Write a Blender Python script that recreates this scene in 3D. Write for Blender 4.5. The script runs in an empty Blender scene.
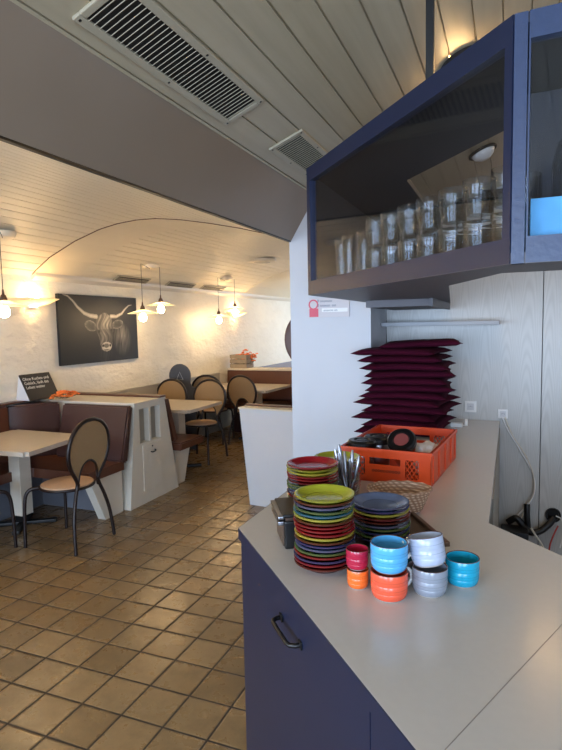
import bpy, bmesh, math, random
from mathutils import Vector, Matrix
import numpy as np
random.seed(7)
S = bpy.context.scene
COL = S.collection
PI = math.pi

# ---------------------------------------------------------------- camera
CX = ((0.926704, 0.01481033, -0.37550013), (0.37526388, -0.08943159, 0.92259363), (-0.01991766, -0.99588285, -0.0884344))
right = Vector((CX[0][0], CX[1][0], CX[2][0])).normalized()
up = -Vector((CX[0][1], CX[1][1], CX[2][1])).normalized()
back = right.cross(up)
m = Matrix((right, up, back)).transposed().to_4x4()
m.translation = Vector((0, 0, 1.65))
cd = bpy.data.cameras.new('camera')
cd.sensor_fit = 'HORIZONTAL'; cd.sensor_width = 36; cd.lens = 563 * 36 / 562
cd.clip_start = .05
cam = bpy.data.objects.new('camera', cd); cam.matrix_world = m
COL.objects.link(cam); S.camera = cam

# ---------------------------------------------------------------- world, light, exposure
w = bpy.data.worlds.new('sky'); S.world = w; w.use_nodes = True
w.node_tree.nodes['Background'].inputs[0].default_value = (.55, .72, 1, 1)
w.node_tree.nodes['Background'].inputs[1].default_value = 1.0
S.view_settings.view_transform = 'Standard'; S.view_settings.look = 'None'
S.view_settings.gamma = 1; S.view_settings.use_curve_mapping = False
S.view_settings.exposure = 1.55

def area(name, loc, rot, sx, sy, power, col):
    l = bpy.data.lights.new(name, 'AREA'); l.shape = 'RECTANGLE'; l.size = sx; l.size_y = sy
    l.energy = power; l.color = col
    o = bpy.data.objects.new(name, l); o.location = loc; o.rotation_euler = rot; COL.objects.link(o)
    return o
DAY = (.60, .76, 1)
# daylight coming in through the three windows of the wall behind the camera
for wx in (-3.1, -.9, 1.3):
    area('window_daylight', (wx, -2.45, 1.45), (math.radians(90), 0, 0), 1.5, 1.3, 36, DAY)
# daylight of the far room beyond the last vault
area('far_window_daylight', (-2.2, 12.2, 1.4), (math.radians(-90), 0, 0), 1.6, 1.2, 30, (.7, .82, 1))

# ---------------------------------------------------------------- material helpers
def lin(c):
    return tuple((x / 255 / 12.92) if x / 255 <= .04045 else ((x / 255 + .055) / 1.055) ** 2.4 for x in c) + (1,)
class N:
    def __init__(s, name):
        s.m = bpy.data.materials.new(name); s.m.use_nodes = True
        s.t = s.m.node_tree; s.b = s.t.nodes['Principled BSDF']
        s.out = s.t.nodes['Material Output']
    def n(s, kind, **kw):
        x = s.t.nodes.new(kind)
        for k, v in kw.items(): setattr(x, k, v)
        return x
    def l(s, a, b): s.t.links.new(a, b)
    def coord(s, scale=(1, 1, 1), rot=(0, 0, 0), loc=(0, 0, 0), src='Object'):
        tc = s.n('ShaderNodeTexCoord'); mp = s.n('ShaderNodeMapping')
        mp.inputs['Scale'].default_value = scale; mp.inputs['Rotation'].default_value = rot; mp.inputs['Location'].default_value = loc
        s.l(tc.outputs[src], mp.inputs[0]); return mp.outputs[0]
    def noise(s, vec, scale, detail=3, rough=.5):
        x = s.n('ShaderNodeTexNoise'); x.inputs['Scale'].default_value = scale
        x.inputs['Detail'].default_value = detail; x.inputs['Roughness'].default_value = rough
        s.l(vec, x.inputs['Vector']); return x.outputs['Fac']
    def mix(s, fac, a, b):
        x = s.n('ShaderNodeMix', data_type='RGBA')
        if hasattr(fac, 'node'): s.l(fac, x.inputs[0])
        else: x.inputs[0].default_value = fac
        for v, i in ((a, 6), (b, 7)):
            if hasattr(v, 'node'): s.l(v, x.inputs[i])
            else: x.inputs[i].default_value = v
        return x.outputs[2]
    def ramp(s, fac, lo, hi):
        x = s.n('ShaderNodeMapRange'); x.inputs[1].default_value = lo; x.inputs[2].default_value = hi
        s.l(fac, x.inputs[0]); return x.outputs[0]
    def math(s, op, a, b=0.0):
        x = s.n('ShaderNodeMath', operation=op)
        for i, v in enumerate((a, b)):
            if hasattr(v, 'node'): s.l(v, x.inputs[i])
            else: x.inputs[i].default_value = v
        return x.outputs[0]
    def bump(s, h, strength=.3, dist=.01):
        x = s.n('ShaderNodeBump'); x.inputs['Strength'].default_value = strength; x.inputs['Distance'].default_value = dist
        s.l(h, x.inputs['Height']); s.l(x.outputs[0], s.b.inputs['Normal'])
def plain(name, c, rough=.5, metal=0, var=.0, vscale=8, bump=0, bscale=60, spec=.5, coat=0):
    k = N(name); k.b.inputs['Roughness'].default_value = rough; k.b.inputs['Metallic'].default_value = metal
    k.b.inputs['Specular IOR Level'].default_value = spec
    if coat: k.b.inputs['Coat Weight'].default_value = coat; k.b.inputs['Coat Roughness'].default_value = .12
    c = lin(c); v = k.coord()
    f = k.noise(v, vscale, 4)
    d = tuple(x * (1 - var) for x in c[:3]) + (1,)
    e = tuple(min(1, x * (1 + var)) for x in c[:3]) + (1,)
    k.l(k.mix(f, d, e), k.b.inputs['Base Color'])
    if bump: k.bump(k.noise(v, bscale, 4), bump, .004)
    return k.m
def emis(name, c, st):
    k = N(name); k.b.inputs['Base Color'].default_value = lin(c)
    k.b.inputs['Emission Color'].default_value = lin(c); k.b.inputs['Emission Strength'].default_value = st
    return k.m
def glassy(name, tint=(.96, .98, 1), ior=1.45, rough=.0, boost=1.0, power=5.0):
    k = N(name); k.t.nodes.remove(k.b)
    tr = k.n('ShaderNodeBsdfTransparent'); tr.inputs[0].default_value = tint + (1,)
    gl = k.n('ShaderNodeBsdfGlossy'); gl.inputs['Roughness'].default_value = rough
    lw = k.n('ShaderNodeLayerWeight'); lw.inputs[0].default_value = .5
    mx = k.n('ShaderNodeMixShader'); f0 = ((ior - 1) / (ior + 1)) ** 2
    fac = k.math('ADD', k.math('MULTIPLY', k.math('POWER', lw.outputs['Facing'], power), .9), f0 * boost)
    k.l(k.math('MINIMUM', fac, 1.0), mx.inputs[0])
    k.l(tr.outputs[0], mx.inputs[1]); k.l(gl.outputs[0], mx.inputs[2]); k.l(mx.outputs[0], k.out.inputs[0])
    return k.m

# floor tiles
def tiles():
    k = N('floor_tiles')
    tc = k.n('ShaderNodeTexCoord'); sx = k.n('ShaderNodeSeparateXYZ'); k.l(tc.outputs['Object'], sx.inputs[0])
    T = .2095
    u = k.math('DIVIDE', k.math('ADD', sx.outputs[0], 1.727 + T * 40), T)
    v = k.math('DIVIDE', k.math('ADD', sx.outputs[1], -1.965 + T * 40), T * 1.01)
    def edge(a):
        f = k.math('FRACT', a); g = k.math('SUBTRACT', f, .5); return k.math('ABSOLUTE', g)
    d = k.math('MAXIMUM', edge(u), edge(v))
    nz = k.noise(tc.outputs['Object'], 14, 3)
    d2 = k.math('ADD', d, k.math('MULTIPLY', k.math('SUBTRACT', nz, .5), .012))
    grout = k.ramp(d2, .472, .484)
    cmb = k.n('ShaderNodeCombineXYZ'); k.l(k.math('FLOOR', u), cmb.inputs[0]); k.l(k.math('FLOOR', v), cmb.inputs[1])
    wn = k.n('ShaderNodeTexWhiteNoise', noise_dimensions='3D'); k.l(cmb.outputs[0], wn.inputs['Vector'])
    base = k.mix(wn.outputs['Value'], lin((126, 100, 66)), lin((150, 122, 84)))
    mot = k.ramp(k.noise(tc.outputs['Object'], 9, 5, .65), .35, .7)
    base = k.mix(k.math('MULTIPLY', mot, .5), base, lin((90, 70, 46)))
    base = k.mix(grout, base, lin((46, 36, 26)))
    k.l(base, k.b.inputs['Base Color'])
    r = k.math('ADD', k.math('MULTIPLY', grout, .4), k.math('ADD', .24, k.math('MULTIPLY', mot, .14)))
    k.l(r, k.b.inputs['Roughness'])
    h = k.math('SUBTRACT', k.math('MULTIPLY', k.noise(tc.outputs['Object'], 22, 4), .25), k.math('MULTIPLY', k.ramp(d2, .45, .484), 1.0))
    k.bump(h, .5, .004)
    return k.m
def woodpanel(name, c1, c2, rough=.4):
    k = N(name); k.b.inputs['Roughness'].default_value = rough
    tc = k.n('ShaderNodeTexCoord'); sx = k.n('ShaderNodeSeparateXYZ'); k.l(tc.outputs['Object'], sx.inputs[0])
    low = k.noise(k.coord((1, 1, .35)), 1.6, 2); lo2 = k.noise(k.coord((5, 5, .8)), 1.5, 2)
    xm = k.math('SUBTRACT', k.math('PINGPONG', k.math('ADD', sx.outputs[0], k.math('MULTIPLY', low, .16)), .11), .055)
    ph = k.math('ADD', k.math('MULTIPLY', k.math('MULTIPLY', xm, xm), 60.0), k.math('ADD', k.math('MULTIPLY', sx.outputs[2], .30), k.math('MULTIPLY', lo2, .16)))
    wv = k.math('ABSOLUTE', k.math('SINE', k.math('MULTIPLY', ph, 75.0)))
    wv = k.math('POWER', wv, 3.0)
    f = k.math('ADD', k.math('MULTIPLY', wv, .35), k.math('MULTIPLY', k.noise(k.coord((90, 90, 2.5)), 3, 2), .45))
    k.l(k.mix(f, lin(c1), lin(c2)), k.b.inputs['Base Color'])
    k.bump(f, .06, .002); return k.m

def plaster():
    k = N('rough_white_plaster'); k.b.inputs['Roughness'].default_value = .75
    v = k.coord((1, 1, 1.9)); a = k.noise(v, 3.2, 5, .55); b = k.noise(v, 12, 4, .5)
    k.l(k.mix(a, lin((226, 220, 206)), lin((240, 236, 224))), k.b.inputs['Base Color'])
    k.bump(k.math('ADD', k.math('MULTIPLY', a, .8), k.math('MULTIPLY', b, .25)), .7, .06); return k.m

M = {}
M['floor'] = tiles()
M['plaster'] = plaster()
M['vault'] = plain('cream_ceiling_boards', (226, 215, 190), .5, var=.04)
M['vault_smooth'] = plain('cream_smooth_arch', (224, 212, 186), .55, var=.03)
k = N('cream_planks'); k.b.inputs['Roughness'].default_value = .42
v = k.coord((14, .8, 14)); a_ = k.noise(v, 2.5, 4); b_n = k.noise(k.coord((1, .6, 1)), 5, 3)
kn = k.ramp(k.noise(k.coord((6, 3, 6)), 1.3, 1), .74, .78)
cc = k.mix(a_, lin((166, 153, 126)), lin((192, 180, 152))); cc = k.mix(k.math('MULTIPLY', kn, .3), cc, lin((130, 112, 84)))
k.l(cc, k.b.inputs['Base Color']); k.bump(a_, .1, .003); M['plank'] = k.m
M['fascia'] = plain('taupe_fascia', (142, 126, 108), .3, var=.1, vscale=3, bump=.05, bscale=30)
M['white_wall'] = plain('pale_painted_wall', (205, 207, 212), .7, var=.02, bump=.12, bscale=160)
M['woodgrain'] = woodpanel('pale_grey_wood_panel', (200, 200, 197), (172, 172, 168))
M['black'] = plain('black_plastic', (10, 10, 11), .35)
M['black_iron'] = plain('black_iron', (9, 9, 9), .5)
M['navy'] = plain('navy_lacquer', (24, 33, 58), .38, var=.06)
M['navy_lit'] = plain('navy_stained_oak_lit', (40, 55, 84), .38, var=.16, vscale=40, bump=.15, bscale=90)  # lit copy of navy, light on the right-hand frame put into its colour
M['navy_dark'] = plain('dark_cabinet_inside', (30, 31, 40), .6)
M['cab_under'] = plain('grey_stained_underside', (84, 82, 88), .5, var=.08)
M['counter'] = plain('pale_grey_laminate', (196, 194, 190), .22, var=.03, vscale=60)
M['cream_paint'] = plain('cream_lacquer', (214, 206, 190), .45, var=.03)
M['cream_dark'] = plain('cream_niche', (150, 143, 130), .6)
M['leather'] = plain('brown_leather', (92, 54, 38), .33, var=.12, vscale=6, bump=.12, bscale=120)
M['leather_dark'] = plain('plum_leather', (72, 48, 44), .28, var=.10, vscale=6, bump=.1, bscale=120)
M['trimwood'] = plain('dark_brown_trim', (92, 56, 40), .4, var=.1)
M['table'] = plain('beige_table_laminate', (188, 178, 164), .35, var=.08, vscale=30)
M['cane'] = None
k = N('woven_cane'); k.b.inputs['Roughness'].default_value = .6
v = k.coord()
wv1 = k.n('ShaderNodeTexWave', bands_direction='X'); wv1.inputs['Scale'].default_value = 55; k.l(v, wv1.inputs['Vector'])
wv2 = k.n('ShaderNodeTexWave', bands_direction='Z'); wv2.inputs['Scale'].default_value = 55; k.l(v, wv2.inputs['Vector'])
ff = k.math('MULTIPLY', wv1.outputs['Fac'], wv2.outputs['Fac'])
k.l(k.mix(ff, lin((128, 100, 66)), lin((206, 176, 130))), k.b.inputs['Base Color']); k.bump(ff, .3, .002); M['cane'] = k.m
M['seat'] = plain('tan_seat_cushion', (186, 150, 118), .6, var=.08, vscale=40)
M['chair_metal'] = plain('dark_brown_tube', (26, 12, 10), .42)
M['bordeaux'] = plain('bordeaux_cloth', (60, 9, 30), .95, var=.12, vscale=12, bump=.2, bscale=250, spec=.1)
M['orange'] = plain('orange_plastic', (214, 72, 20), .4, var=.04)
M['print_dark'] = plain('dark_print', (60, 26, 16), .6)
M['steel'] = plain('steel', (160, 162, 168), .28, 1)
M['steel_dark'] = plain('brown_steel', (112, 92, 80), .35, .8)
M['white'] = plain('white_plastic', (232, 232, 230), .4)
M['grille'] = plain('grille_paint', (178, 168, 144), .45)
M['duct'] = plain('dark_duct', (38, 34, 32), .7)
M['paper'] = plain('crumpled_paper', (232, 226, 224), .7, bump=.5, bscale=60)
M['clear_jar'] = glassy('clear_jar_glass', (.9, .88, .86), boost=1.3)
M['glass_pane'] = glassy('cabinet_pane', (.93, .95, .97), 1.5, boost=.7)
M['tumbler'] = glassy('tumbler_glass', (.94, .96, .97), 1.5, boost=.9, power=3.6)
M['brown_tray'] = plain('brown_tray', (86, 66, 50), .4, var=.1)
M['wicker'] = None
k = N('pale_wicker'); k.b.inputs['Roughness'].default_value = .6
v = k.coord(); ck = k.n('ShaderNodeTexWave', bands_direction='Z'); ck.inputs['Scale'].default_value = 34; k.l(v, ck.inputs['Vector'])
at = k.n('ShaderNodeTexWave', bands_direction='DIAGONAL'); at.inputs['Scale'].default_value = 30; k.l(v, at.inputs['Vector'])
ff = k.math('MULTIPLY', ck.outputs['Fac'], at.outputs['Fac'])
k.l(k.mix(ff, lin((150, 112, 84)), lin((226, 196, 168))), k.b.inputs['Base Color']); k.bump(ff, .6, .004); M['wicker'] = k.m
M['chalk'] = plain('white_chalk', (222, 220, 214), .9)
M['slate'] = plain('black_board', (28, 26, 27), .6, var=.2)
M['slate_grey'] = plain('grey_slate', (66, 68, 74), .6, var=.1)
M['flower'] = plain('orange_petals', (240, 122, 52), .7, var=.25, vscale=60)
M['stem'] = plain('green_stem', (96, 88, 48), .8)
M['crate_wood'] = plain('weathered_crate_wood', (150, 136, 116), .8, var=.2, vscale=14)
M['shade'] = None
k = N('frosted_lamp_shade'); k.b.inputs['Base Color'].default_value = lin((226, 222, 212)); k.b.inputs['Roughness'].default_value = .4
tl = k.n('ShaderNodeBsdfTranslucent'); tl.inputs[0].default_value = lin((246, 240, 226)); mx = k.n('ShaderNodeMixShader'); mx.inputs[0].default_value = .65
k.l(k.b.outputs[0], mx.inputs[1]); k.l(tl.outputs[0], mx.inputs[2]); k.l(mx.outputs[0], k.out.inputs[0]); M['shade'] = k.m
M['bulb'] = emis('warm_bulb', (255, 216, 160), 34)
M['ring_glow'] = emis('warm_flush_lamp', (255, 206, 140), 20)
M['uplight'] = emis('warm_uplight', (255, 214, 156), 85)
M['pink'] = plain('pink_print', (214, 84, 104), .5)
M['sign_white'] = plain('pale_sign_face', (205, 200, 202), .5)
M['sign_grey'] = plain('grey_blue_print', (120, 130, 145), .5)
M['sky_blue_box'] = plain('sky_blue_card', (92, 176, 226), .5, var=.12, vscale=30)

# ---------------------------------------------------------------- geometry helpers
class MB:
    def __init__(s): s.b = bmesh.new()
    def _x(s, g, mt):
        for v in g: v.co = mt @ v.co
    def box(s, x0, x1, y0, y1, z0, z1, bev=0, mt=None):
        vs = [s.b.verts.new((x, y, z)) for x in (x0, x1) for y in (y0, y1) for z in (z0, z1)]
        fs = [s.b.faces.new([vs[i] for i in q]) for q in ((0, 1, 3, 2), (4, 6, 7, 5), (0, 4, 5, 1), (2, 3, 7, 6), (0, 2, 6, 4), (1, 5, 7, 3))]
        if bev:
            es = list({e for f in fs for e in f.edges})
            r = bmesh.ops.bevel(s.b, geom=es, offset=bev, segments=2, affect='EDGES', profile=.6)
            vs = list({v for v in vs if v.is_valid} | set(r['verts']))
        if mt: s._x(vs, mt)
        return s
    def prism(s, pts, z0, z1, mt=None):
        n = len(pts)
        a = [s.b.verts.new((p[0], p[1], z0)) for p in pts]; c = [s.b.verts.new((p[0], p[1], z1)) for p in pts]
        s.b.faces.new(a[::-1]); s.b.faces.new(c)
        for i in range(n): s.b.faces.new((a[i], a[(i + 1) % n], c[(i + 1) % n], c[i]))
        if mt: s._x(a + c, mt)
        return s
    def tube(s, pts, r, seg=8, closed=False):
        pts = [Vector(p) for p in pts]; n = len(pts); rings = []; nrm = None
        for i, p in enumerate(pts):
            if closed: t = (pts[(i + 1) % n] - pts[i - 1]).normalized()
            else: t = (pts[min(i + 1, n - 1)] - pts[max(i - 1, 0)]).normalized()
            if nrm is None:
                nrm = t.orthogonal().normalized()
            nrm = (nrm - t * nrm.dot(t))
            nrm = nrm.normalized() if nrm.length > 1e-6 else t.orthogonal().normalized()
            bn = t.cross(nrm); rr = r[i] if isinstance(r, (list, tuple)) else r
            rings.append([s.b.verts.new(p + (nrm * math.cos(a) + bn * math.sin(a)) * rr) for a in [2 * PI * j / seg for j in range(seg)]])
        for i in range(n if closed else n - 1):
            A, B = rings[i], rings[(i + 1) % n]
            for j in range(seg): s.b.faces.new((A[j], A[(j + 1) % seg], B[(j + 1) % seg], B[j]))
        if not closed: s.b.faces.new(rings[0][::-1]); s.b.faces.new(rings[-1])
        return s
    def lathe(s, prof, seg=32, c=(0, 0, 0), mt=None, fl=None):
        rings = []; allv = []
        for r, z in prof:
            if r < 1e-6: q = [s.b.verts.new((c[0], c[1], c[2] + z))]
            else:
                q = []
                for j in range(seg):
                    a = 2 * PI * j / seg; rr = r * (1 + (fl(a, r) if fl else 0))
                    q.append(s.b.verts.new((c[0] + rr * math.cos(a), c[1] + rr * math.sin(a), c[2] + z)))
            rings.append(q); allv += q
        for A, B in zip(rings[:-1], rings[1:]):
            if len(A) == 1 and len(B) == 1: continue
            for j in range(seg):
                k2 = (j + 1) % seg
                if len(A) == 1: s.b.faces.new((A[0], B[k2], B[j]))
                elif len(B) == 1: s.b.faces.new((A[j], A[k2], B[0]))
                else: s.b.faces.new((A[j], A[k2], B[k2], B[j]))
        if mt: s._x(allv, mt)
        return s
    def build(s, name, mat, parent=None, smooth=None, loc=None):
        bmesh.ops.recalc_face_normals(s.b, faces=s.b.faces)
        me = bpy.data.meshes.new(name); s.b.to_mesh(me); s.b.free()
        if smooth is not None:
            me.polygons.foreach_set('use_smooth', [True] * len(me.polygons))
            me.set_sharp_from_angle(angle=math.radians(smooth))
        me.materials.append(M[mat] if isinstance(mat, str) else mat)
        o = bpy.data.objects.new(name, me); COL.objects.link(o)
        if parent: o.parent = parent
        if loc: o.location = loc
        return o
def tag(o, label, cat, group=None, kind=None):
    if label: o['label'] = label
    if cat: o['category'] = cat
    if group: o['group'] = group
    if kind: o['kind'] = kind
    return o
def thing(name, label, cat, loc=(0, 0, 0), rz=0, group=None):
    o = bpy.data.objects.new(name, None); COL.objects.link(o); o.location = loc; o.rotation_euler = (0, 0, rz)
    return tag(o, label, cat, group)
def struct(o): o['kind'] = 'structure'; return o
def dup(root, loc, rz=None, label=None):
    r = root.copy(); COL.objects.link(r); r.location = loc
    if rz is not None: r.rotation_euler = (0, 0, rz)
    if label: r['label'] = label
    for ch in root.children:
        c = ch.copy(); COL.objects.link(c); c.parent = r
        for g in ch.children:
            d = g.copy(); COL.objects.link(d); d.parent = c
    return r
def text_mesh(name, body, size, mat, parent, mt, extrude=.0006):
    cu = bpy.data.curves.new(name, 'FONT'); cu.body = body; cu.size = size; cu.extrude = extrude
    cu.align_x = 'LEFT'; cu.space_line = 1.0
    tmp = bpy.data.objects.new(name + '_tmp', cu); COL.objects.link(tmp)
    me = bpy.data.meshes.new_from_object(tmp.evaluated_get(bpy.context.evaluated_depsgraph_get()))
    bpy.data.objects.remove(tmp); bpy.data.curves.remove(cu)
    me.transform(mt); me.materials.clear(); me.materials.append(M[mat])
    o = bpy.data.objects.new(name, me); COL.objects.link(o)
    if parent: o.parent = parent
    return o
def arc(cx, cy, r, a0, a1, n): return [(cx + r * math.cos(a0 + (a1 - a0) * i / n), cy + r * math.sin(a0 + (a1 - a0) * i / n)) for i in range(n + 1)]
ORD = ['topmost', 'second', 'third', 'fourth', 'fifth', 'sixth', 'seventh', 'eighth', 'ninth', 'tenth', 'eleventh', 'twelfth', 'thirteenth', 'fourteenth', 'fifteenth', 'sixteenth', 'seventeenth', 'eighteenth', 'nineteenth']

# ================================================================ ROOM SHELL
CZ = 2.41; WX = -4.3
struct(MB().box(-4.5, 2.6, -2.7, 12.7, -.1, 0).build('floor', 'floor'))
# near ceiling: planks 10 cm wide running away from the camera, rising to the right
CS = .40; CA = math.atan(CS)
def czx(x): return CZ + CS * (x + 1.005)
CM = Matrix.Translation((-1.06, 0, czx(-1.06))) @ Matrix.Rotation(-CA, 4, 'Y')
mb = MB(); mb.box(0, 2.2, -2.7, 5.3, .008, .05, mt=CM)
x = .018
mb.box(0, x - .003, -2.6, 5.28, 0, .009, mt=CM)
while x < 2.1:
    mb.box(x + .0035, x + .1045, -2.6, 5.28, 0, .0095, mt=CM)
    x += .108
zr = czx(-1.06 + 2.2 * math.cos(CA))
mb.box(-1.06 + 2.2 * math.cos(CA), 2.6, -2.7, 5.3, zr, zr + .05)
struct(mb.build('ceiling', 'plank'))
# inclined fascia between the low planked ceiling and the vault
mb = MB(); mb.prism([(-1.222, 2.145), (-1.208, 2.145), (-1.055, 2.39), (-1.055, 2.46), (-1.222, 2.46)], -5.3, 2.6,
                    mt=Matrix(((1, 0, 0, 0), (0, 0, -1, 0), (0, 1, 0, 0), (0, 0, 0, 1))))
struct(mb.build('trim_1', 'fascia'))
mb = MB().box(-1.226, -1.209, -2.6, 3.17, 2.138, 2.146)
struct(mb.build('trim_2', 'black'))
PR = [(-4.32, 2.15), (-4.3, 2.17), (-4.243, 2.215), (-4.05, 2.335), (-3.74, 2.462), (-3.45, 2.547), (-3.25, 2.58), (-3.05, 2.594), (-2.85, 2.59), (-2.6, 2.558), (-2.32, 2.504), (-2.04, 2.441), (-1.78, 2.37), (-1.61, 2.315), (-1.4, 2.24), (-1.2, 2.165)]
pr = [PR[0]]
for i in range(1, len(PR)):
    a, b = Vector(PR[i - 1]), Vector(PR[i]); n = max(1, int((b - a).length / .01))
    for j in range(1, n + 1): pr.append(tuple(a.lerp(b, j / n)))
cum = [0]
for a, b in zip(pr[:-1], pr[1:]): cum.append(cum[-1] + math.dist(a, b))
def at_s(s):
    return (float(np.interp(s, cum, [p[0] for p in pr])), float(np.interp(s, cum, [p[1] for p in pr])))
def vz(x): return float(np.interp(x, [p[0] for p in PR], [p[1] for p in PR]))
L = cum[-1]
def vault(name, y0, y1, mat, boards=True, dz=0.0):
    prof = []
    if boards:
        s = 0
        while s < L:
            e = min(s + .105, L)
            for q, d in ((s + .0045, 0), (s + (e - s) * .5, 0), (e - .0045, 0), (e - .0035, .012), (e + .0035, .012)):
                if q <= L: X, Z = at_s(q); prof.append((X, Z + d))
            s = e
    else:
        prof = [(at_s(L * i / 50)[0], at_s(L * i / 50)[1] + dz) for i in range(51)]
    mb = MB(); b = mb.b
    A = [b.verts.new((p[0], y0, p[1])) for p in prof]; B = [b.verts.new((p[0], y1, p[1])) for p in prof]
    A2 = [b.verts.new((p[0], y0, 2.75)) for p in (prof[0], prof[-1])]; B2 = [b.verts.new((p[0], y1, 2.75)) for p in (prof[0], prof[-1])]
    for i in range(len(prof) - 1): b.faces.new((A[i], A[i + 1], B[i + 1], B[i]))
    b.faces.new(A + [A2[1], A2[0]]); b.faces.new((B + [B2[1], B2[0]])[::-1])
    b.faces.new((A2[0], A2[1], B2[1], B2[0])); b.faces.new((A[0], B[0], B2[0], A2[0])); b.faces.new((A[-1], A2[1], B2[1], B[-1]))
    return struct(mb.build(name, mat))
vault('ceiling_vault', -2.6, 4.195, 'vault')
vault('ceiling_arch', 4.2, 4.8, 'vault_smooth', False, -.002)
mb = MB(); mb.tube([(at_s(L * i / 60)[0], 4.198, at_s(L * i / 60)[1] - .001) for i in range(1, 60)], .0055, 6)
struct(mb.build('trim_5', 'trimwood'))
vault('ceiling_vault', 4.802, 8.8, 'vault')
vault('ceiling_arch', 8.802, 12.5, 'vault_smooth', False, -.006)
struct(MB().box(-4.5, WX, -2.6, 12.6, 0, 2.6).build('wall_left', 'plaster'))
struct(MB().box(-4.5, -1.2, 12.5, 12.7, 0, 2.7).build('wall_far', 'plaster'))
# pillar and the wall that continues behind it
struct(MB().box(-1.22, -.733, 3.17, 3.6, 0, 2.6).build('wall_pillar', 'white_wall'))
struct(MB().box(-1.22, -1.0, 3.6, 12.5, 0, 2.6).build('wall_middle', 'white_wall'))
# back wall of the bar with wood-grain panels
xs = [-.733, .176, 1.09, 2.0, 2.6]
for a, b in zip(xs[:-1], xs[1:]):
    struct(MB().box(a + .003, b - .002, 3.6, 3.64, 0, 2.16).build('wall_back', 'woodgrain'))
struct(MB().box(-1.0, 2.6, 3.64, 3.7, 0, 2.155).build('wall_back_core', 'black'))
struct(MB().box(2.5, 2.6, -2.6, 5.3, 0, 3.3).build('wall_right', 'white_wall'))
struct(MB().box(-1.0, 2.6, 5.2, 5.3, 0, 3.3).build('wall_kitchen', 'white_wall'))
# wall behind the camera with three windows
mb = MB()
mb.box(-4.4, 2.6, -2.7, -2.6, 0, .8); mb.box(-4.4, 2.6, -2.7, -2.6, 2.1, 3.3)
for a, b in ((-4.4, -3.9), (-2.3, -1.7), (-.1, .5), (2.1, 2.6)): mb.box(a, b, -2.7, -2.6, .8, 2.1)
struct(mb.build('wall_front', 'white_wall'))
for i, wx in enumerate((-3.1, -.9, 1.3)):
    mb = MB()
    for a, b, c, d in ((-.8, -.74, .8, 2.1), (.74, .8, .8, 2.1), (-.74, .74, .8, .86), (-.74, .74, 2.04, 2.1), (-.02, .02, .86, 2.04)):
        mb.box(wx + a, wx + b, -2.68, -2.62, c, d)
    o = struct(mb.build('window_%d' % (i + 1), 'white'))
    MB().box(wx - .74, wx + .74, -2.655, -2.65, .86, 2.04).build('window_pane', 'glass_pane', o)
# crown trim and panelling on the left wall
struct(MB().prism([(-4.3, 2.135), (-4.282, 2.135), (-4.25, 2.172), (-4.245, 2.205), (-4.3, 2.185)], -12.4, -4.2,
                  mt=Matrix(((1, 0, 0, 0), (0, 0, -1, 0), (0, 1, 0, 0), (0, 0, 0, 1)))).build('trim_3', 'cream_paint'))
mb = MB().box(-4.3, -4.27, 4.72, 7.9, 0, .90); mb.box(-4.3, -4.262, 4.72, 7.9, .90, .915)
struct(mb.build('trim_4', plain('grey_wainscot', (176, 172, 164), .6)))

# ================================================================ CEILING FITTINGS
def grille(label, x0, w, y0, y1):
    t = thing('ceiling_vent', label, 'vent', (x0, 0, czx(x0)), 0, 'vent grilles in the planked ceiling')
    t.rotation_euler = (0, -CA, 0)
    z = 0; f = .024; x0 = 0; x1 = w
    mb = MB()
    mb.box(x0, x0 + f, y0, y1, z - .01, z, .003); mb.box(x1 - f, x1, y0, y1, z - .01, z, .003)
    mb.box(x0 + f, x1 - f, y0, y0 + f, z - .01, z, .003); mb.box(x0 + f, x1 - f, y1 - f, y1, z - .01, z, .003)
    mb.build('frame', 'grille', t)
    MB().box(x0 + f, x1 - f, y0 + f, y1 - f, z - .002, z - .0002).build('backing', 'duct', t)
    n = int((y1 - y0 - 2 * f) / .0205)
    for i in range(n):
        yy = y0 + f + .012 + i * .0205
        R = Matrix.Translation((0, yy, z - .007)) @ Matrix.Rotation(math.radians(35), 4, 'X')
        MB().box(x0 + f, x1 - f, -.0055, .0055, -.0008, .0008, mt=R).build('slat', 'grille', t)
    for sx in (x0 + f / 2, x1 - f / 2):
        for sy in (y0 + .014, (y0 + y1) / 2, y1 - .014):
            MB().lathe([(0, -.0015), (.004, -.001), (.004, .002)], 10, (sx, sy, z - .0105)).build('screw', 'black', t)
grille('large rectangular cream vent grille at the upper left of the planked ceiling', -1.005, .172, 1.155, 1.965)
grille('smaller cream vent grille in the planks just left of the blue cabinet', -.987, .168, 2.33, 2.80)
for i, (y0, y1) in enumerate(((5.34, 5.98), (6.4, 7.08), (7.3, 8.0))):
    t = thing('slot_vent', 'narrow slot vent low on the vault, ' + ['nearest the bull picture', 'middle one of three along the wall', 'farthest of three, above the last pendant pair'][i], 'vent', (-4.20, 0, vz(-4.2) - .012), 0, 'slot vents above the left wall')
    R = Matrix.Rotation(math.radians(-32), 4, 'Y')
    MB().box(-.05, .05, y0, y1, -.008, .004, .002, mt=R).build('frame', 'grille', t)
    MB().box(-.035, .035, y0 + .03, y1 - .03, -.0095, -.007, mt=R).build('opening', 'duct', t)
    for kx in (-.02, -.004, .012):
        MB().box(kx, kx + .005, y0 + .03, y1 - .03, -.012, -.009, mt=R).build('slat', 'grille', t)
zz = vz(-3.267)
t = thing('ceiling_speaker', 'round cream ceiling speaker on the vault right of the pendants', 'speaker', (-3.267, 7.4, zz - .01))
MB().lathe([(0, -.03), (.16, -.03), (.19, -.018), (.2, .012)], 28).build('rim', 'vault_smooth', t, 40)
MB().lathe([(0, -.036), (.11, -.034), (.12, -.028)], 28).build('grille', 'grille', t, 40)
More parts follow.
